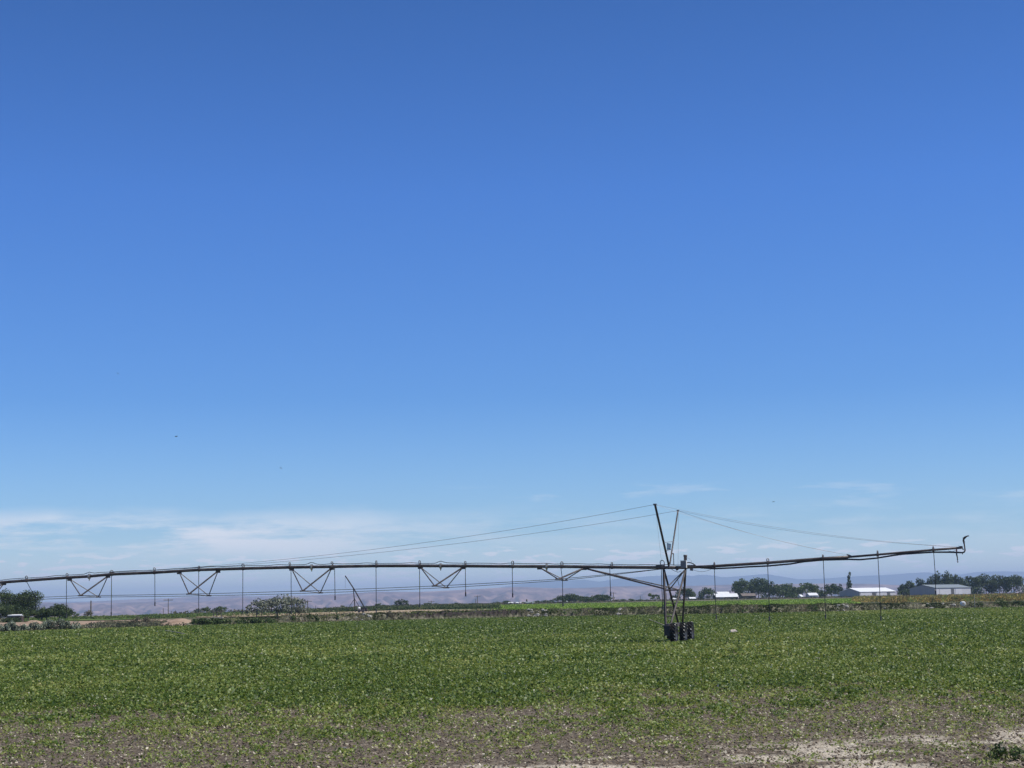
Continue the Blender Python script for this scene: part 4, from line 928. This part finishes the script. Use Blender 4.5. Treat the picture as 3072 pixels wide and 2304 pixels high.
# wheels: axle along the machine, tyre > lugs, rim > disc
def wheel(px, d):
    c = PL(px, 1900, d); c.z = .545
    Rw, wd = .545, .33
    root = bpy.data.objects.new('wheel', None); COL.objects.link(root); root.parent = PV; root.location = c - PV.location
    ax = ldir; e1 = ndir; e2 = Vector((0, 0, 1))
    prof = [(-.10, .30), (-.125, .33), (-.14, .41), (-.13, .475), (-.09, .50), (0, .508), (.09, .50), (.13, .475), (.14, .41), (.125, .33), (.10, .30)]
    ns = 40; V = []; Fs = []
    for k in range(ns):
        t = 2 * math.pi * k / ns
        for (a, r) in prof: V.append(c + ax * a + (e1 * math.cos(t) + e2 * math.sin(t)) * r)
    q = len(prof)
    for k in range(ns):
        for j in range(q): Fs.append([k * q + j, k * q + (j + 1) % q, ((k + 1) % ns) * q + (j + 1) % q, ((k + 1) % ns) * q + j])
    mb = MB(); mb.v = [tuple(v) for v in V]; mb.f = Fs; ty = mb.build('tyre', M['tyre'], root, True)
    lg = MB(); nl = 18
    for k in range(nl):
        for sgn_ in (-1, 1):
            t = 2 * math.pi * (k + (.5 if sgn_ > 0 else 0)) / nl
            def pt(a, tt, r): return c + ax * a + (e1 * math.cos(tt) + e2 * math.sin(tt)) * r
            sk = .26; w_ = .045
            bot = [pt(sgn_ * .01, t - w_, .50), pt(sgn_ * .01, t + w_, .50), pt(sgn_ * .14, t + sk + w_, .462), pt(sgn_ * .14, t + sk - w_, .462)]
            top = [pt(sgn_ * .01, t - w_ * .8, .548), pt(sgn_ * .01, t + w_ * .8, .548), pt(sgn_ * .143, t + sk + w_ * .8, .532), pt(sgn_ * .143, t + sk - w_ * .8, .532)]
            b = len(lg.v); lg.v += [tuple(p) for p in bot + top]
            for f in ((3, 2, 1, 0), (4, 5, 6, 7), (0, 1, 5, 4), (1, 2, 6, 5), (2, 3, 7, 6), (3, 0, 4, 7)): lg.f.append([b + i for i in f])
    lg.build('tread_lugs', M['lug'], root)
    mc_ = MB()  # pale blocks on the right-hand lug ends, painted sun highlights
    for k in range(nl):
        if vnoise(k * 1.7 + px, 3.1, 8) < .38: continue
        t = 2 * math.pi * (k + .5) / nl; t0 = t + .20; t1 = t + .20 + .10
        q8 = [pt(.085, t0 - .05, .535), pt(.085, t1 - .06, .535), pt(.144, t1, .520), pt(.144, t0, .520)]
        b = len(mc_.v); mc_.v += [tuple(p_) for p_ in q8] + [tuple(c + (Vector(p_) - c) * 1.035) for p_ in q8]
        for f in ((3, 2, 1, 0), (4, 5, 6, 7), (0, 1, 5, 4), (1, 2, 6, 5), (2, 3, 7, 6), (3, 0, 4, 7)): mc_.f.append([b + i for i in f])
    mc_.build('lug_highlights', M['lug_highlight'], root)
    rm = MB(); prf = [(-.12, .31), (-.12, .285), (-.03, .25), (-.02, .06), (.02, .06), (.03, .25), (.12, .285), (.12, .31)]
    V = []; Fs = []
    for k in range(ns):
        t = 2 * math.pi * k / ns
        for (a, r) in prf: V.append(tuple(c + ax * a + (e1 * math.cos(t) + e2 * math.sin(t)) * r))
    q = len(prf)
    for k in range(ns):
        for j in range(q): Fs.append([k * q + j, k * q + (j + 1) % q, ((k + 1) % ns) * q + (j + 1) % q, ((k + 1) % ns) * q + j])
    rm.v = V; rm.f = Fs; rm.build('rim', M['rim'], root, True)
    MB().tube([c - ax * .42, c + ax * .10], .065, 10).build('axle', M['rust'], root)
    return c
M['lug_highlight'] = mat_noise('pale_lug_highlight', [(.3, (.42, .40, .34)), (.7, (.62, .59, .52))], scale=12, rough=.9)  # pale tone imitating bright sunlight on the lug ends
M['rim'] = mat_noise('rim_steel', [(.3, (.07, .07, .07)), (.7, (.16, .155, .15))], scale=5, rough=.35, metal=.6)
M['tyre'] = mat_noise('tyre_rubber', [(.3, (.010, .0095, .009)), (.7, (.022, .021, .020))], scale=10, rough=.7, spec=.15)
M['lug'] = mat_noise('tyre_lug', [(.3, (.014, .013, .012)), (.7, (.035, .033, .030))], scale=8, rough=.5, spec=.3)
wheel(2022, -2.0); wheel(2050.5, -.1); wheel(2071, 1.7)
# things on the tower top
cbx = PL(2050.5, 1693.5, -.25)
bx = MB().box(cbx, .27, .22, .33, -TH).build('control_box', M['box_grey'], PV)
MB().box(cbx + Vector((0, 0, .185)), .31, .26, .03, -TH).box(cbx + ldir * .15, .02, .23, .34, -TH).build('lid', M['white_paint'], bx)
st0 = PL(2056, 1700, 0); st1 = PL(2056, 1664.5, 0)
MB().tube([st0, st0.lerp(st1, .80), st0.lerp(st1, .88), st1], [.085, .078, .098, .098], 14).build('riser_pipe', M['rust'], PV, True)
MB().tube([PL(2059, 1689, 0), PL(2066, 1687.5), PL(2073, 1688.5), PL(2080, 1691.5), PL(2087, 1697)], .026, 8).build('flex_conduit', M['hose'], PV, True)
MB().tube([PL(2060, 1673, 0), PL(2066, 1675), PL(2072, 1680), PL(2076, 1686)], .008, 5).build('tie_wire', M['cable'], PV, True)
MB().tube([PL(2021.5, 1696), PL(2020.6, 1668), PL(2020.4, 1661)], [.020, .018, .028], 8).tube([PL(2021, 1661), PL(2015.5, 1660.6)], [.032, .015], 8).build('riser_nozzle', M['rust'], PV, True)
MB().tube([PL(2012, 1706), PL(2022, 1712), PL(2034, 1716.5), PL(2044, 1713)], .013, 6).build('loop_wire', M['hose'], PV, True)
MB().tube([PL(2029, 1705), PL(2031, 1709), PL(2034, 1706)], .06, 8).build('valve', M['rust'], PV)
MB().tube([PL(2075, 1704), PL(2074, 1712)], [.06, .09], 10).build('valve', M['rust'], PV)
MB().box(PL(2072, 1699), .40, .12, .14, -TH).build('flange', M['rust'], PV)
MB().box(PL(1981, 1699), .45, .14, .12, -TH).build('flange', M['rust'], PV)
MB().tube([PL(2033, 1738, .6), PL(2035.5, 1750, .6), PL(2038, 1757, .6)], .014, 6).build('loop_wire', M['hose'], PV)
# end gun
MB().tube([PL(2882, 1657.5), PL(2888, 1657.8), PL(2893, 1656), PL(2895, 1651), PL(2894.4, 1644), PL(2893, 1634), PL(2891.3, 1624)], [.034, .036, .040, .040, .034, .034, .05], 10).build('gun_riser', M['rust'], PV, True)
gun = MB().tube([PL(2891, 1625), PL(2890.8, 1620), PL(2891.5, 1615.5), PL(2896, 1611.5), PL(2900, 1609), PL(2905.6, 1607.4)], [.05, .035, .055, .05, .032, .026], 10).build('end_gun', M['rust'], PV, True)
MB().tube([PL(2904.4, 1607.8), PL(2906.6, 1606.8)], .036, 8).build('nozzle_ring', M['galv'], gun)
MB().tube([PL(2887.4, 1613.6), PL(2893, 1613.2)], .014, 6).tube([PL(2889, 1624), PL(2888, 1620), PL(2890, 1618)], .014, 6).build('counterweight_arm', M['rust'], gun)
MB().prism([PL(2872, 1637.6), PL(2888, 1638.4), PL(2889, 1646), PL(2879, 1645), PL(2879, 1640)], .06).build('end_bracket', M['rust'], PV)
MB().tube([PL(2889, 1646), PL(2889.3, 1650)], .03, 8).build('drain_plug', M['rust'], PV)
MB().tube([PL(2887.5, 1659), PL(2887.7, 1663)], .026, 8).build('drain_plug', M['rust'], PV)
MB().tube([PL(2869.5, 1646), PL(2870.4, 1659)], .032, 8).build('strap', M['red'], PV)
MB().tube([PL(2869.5, 1659), PL(2870, 1664), PL(2872, 1672), PL(2872.8, 1682)], [.03, .036, .028, .026], 8).tube([PL(2871.5, 1684), PL(2874.5, 1687)], .03, 8).build('drop_sprayer', M['hose'], PV, True)
MB().prism([PL(2538, 1661.5), PL(2548, 1664), PL(2558, 1668), PL(2552, 1673), PL(2544, 1668)], .08).build('guy_bracket', M['rust'], PV)
MB().prism([PL(328, 1714.5), PL(341, 1716), PL(344, 1722), (PL(328, 1723))], .06).build('guy_bracket', M['rust'], PV)
# drop hoses: (pipe column, row of gooseneck top, [hose points], nozzle?)
DR = [(79, 1728, [(80, 1745), (92, 1768), (105, 1788), (107, 1822)]), (201, 1720, [(199.5, 1737), (199.3, 1849)]), (335, 1711, [(334.6, 1726), (333.8, 1843)]), (463, 1703, [(464.5, 1721), (464.8, 1814)]),
      (597, 1698, [(596.2, 1713), (596.2, 1832)]), (729, 1692, [(728.6, 1709), (728.2, 1838)]), (869, 1687, [(873, 1706), (874, 1838)]), (996, 1685, [(1004, 1706), (1005.2, 1796)]),
      (1129, 1682, [(1128, 1701), (1128.8, 1834)]), (1259, 1682, [(1258.5, 1701), (1259.6, 1818)]), (1396, 1684, [(1396, 1702), (1397, 1785)]), (1538, 1683, [(1536.7, 1703), (1538, 1788)]),
      (1686, 1685, [(1682.5, 1704), (1687, 1736), (1689, 1815)]), (1836, 1687, [(1829.5, 1706), (1830.2, 1740), (1832, 1784)]), (1987, 1681, [(1984, 1706), (1985.5, 1760), (1988.5, 1824)]),
      (2143, 1687, [(2143.3, 1707), (2146, 1780), (2148.8, 1854)]), (2303.5, 1676, [(2303, 1700), (2306, 1770), (2308.6, 1859)]), (2469, 1664, [(2470, 1686), (2474, 1770), (2476.8, 1852)]),
      (2633, 1652, [(2634, 1675), (2639, 1770), (2642.8, 1857)]), (2800, 1639, [(2801, 1658), (2805.5, 1718), (2807.5, 1780)])]
for i, (px, gt, hp) in enumerate(DR):
    py = pipe_y(px); rr = .105 if i in (14,) else .065
    c = PL(px, py); top = P(px, gt, c.y).z
    dr = .018
    w2 = rr * (1 if (px < 1100 or px > 1500) else .8)
    yaw = [1, .45, .9, .35, .3, .9, .25, .5, .35, .6, .55, .6, .7, .35, 1, .25, .8, .25, .3, .2][i]
    e = (ldir * yaw + ndir * math.sqrt(max(0, 1 - yaw * yaw))).normalized()
    pts = [c + e * w2 + Vector((0, 0, .04))]
    hgt = max(top - c.z - w2, .08)
    for k in range(9):
        a = math.pi * k / 8; pts.append(c + e * w2 * math.cos(a) + Vector((0, 0, hgt + w2 * math.sin(a))))
    f = PL(*hp[0]); pts.append(Vector((f.x, f.y, c.z + .0))); pts.append(f)
    gn = MB().tube(pts, dr + .004, 8).build('gooseneck', M['steel'], PV, True)
    MB().tube([c + ldir * -.05, c + ldir * .05], .10, 14).build('pipe_saddle', M['rust'], PV)
    hs = [PL(*p) for p in hp]
    ho = MB().tube([hs[0] + Vector((0, 0, .05))] + hs, .0165, 8).build('drop_hose', M['hose'], PV, True)
    e_ = hs[-1]; MB().tube([e_ + Vector((0, 0, .16)), e_ + Vector((0, 0, .12)), e_ - Vector((0, 0, .05)), e_ - Vector((0, 0, .07))], [.02, .034, .034, .05], 8).build('nozzle', M['black'], ho, True)
    if i in (2, 9): MB().tube([hs[0].lerp(hs[-1], .12 + .1), hs[0].lerp(hs[-1], .62)], .021, 6).build('sleeve', M['yellow'], ho)

# ------------------------------------------------------------------ insects in the air
M['bug'] = mat_noise('dark_insect', [(.3, (.01, .015, .03)), (.7, (.03, .035, .05))], scale=50, rough=.5)
M['bugpale'] = mat_noise('grey_insect', [(.3, (.12, .16, .25)), (.7, (.18, .24, .34))], scale=50, rough=.5)
def insect(px, py, Z, L_, ang, label, mat):
    c = P(px, py, Z); root = empty('flying_insect', c, label, 'insect', 'insects flying in front of the sky')
    d = (cr * math.cos(ang) + cu * math.sin(ang)); n = cu * math.cos(ang) - cr * math.sin(ang)
    MB().tube([c - d * L_ * .5, c - d * L_ * .25, c, c + d * L_ * .3, c + d * L_ * .5], [L_ * .04, L_ * .13, L_ * .11, L_ * .14, L_ * .06], 8).build('body', mat, root, True)
    for s_ in (-1, 1):
        MB().prism([c + d * L_ * .1, c + n * s_ * L_ * .22 - d * L_ * .30 + cf * .002, c + n * s_ * L_ * .10 - d * L_ * .42 + cf * .002], L_ * .01).build('wing', mat, root)
insect(529, 1309, 8, .014, .22, 'small dark flying insect, the clearest speck in the left sky', M['bug'])
insect(843, 1404, 8, .011, -.5, 'faint grey flying insect above the left part of the pipe', M['bugpale'])
insect(2321, 1505, 8, .011, .2, 'faint grey flying insect above the right overhang', M['bugpale'])
insect(354, 1120, 8, .010, -.4, 'tiny faint flying insect highest in the left sky', M['bugpale'])

# ------------------------------------------------------------------ haze
hz = MB().box((0, 11000, 72), 44000, 25400, 296).build('haze', bpy.data.materials.new('haze')); tag(hz, 'thin pale haze over the farmland', 'haze', kind='stuff')
hm = hz.data.materials[0]; hm.use_nodes = True
for n in list(hm.node_tree.nodes):
    if n.type == 'BSDF_PRINCIPLED': hm.node_tree.nodes.remove(n)
pv = hm.node_tree.nodes.new('ShaderNodeVolumePrincipled'); pv.inputs['Density'].default_value = 1.02e-4
pv.inputs['Color'].default_value = (.53, .71, 1.0, 1); pv.inputs['Anisotropy'].default_value = 0.1
hm.node_tree.links.new(pv.outputs[0], [n for n in hm.node_tree.nodes if n.type == 'OUTPUT_MATERIAL'][0].inputs['Volume'])
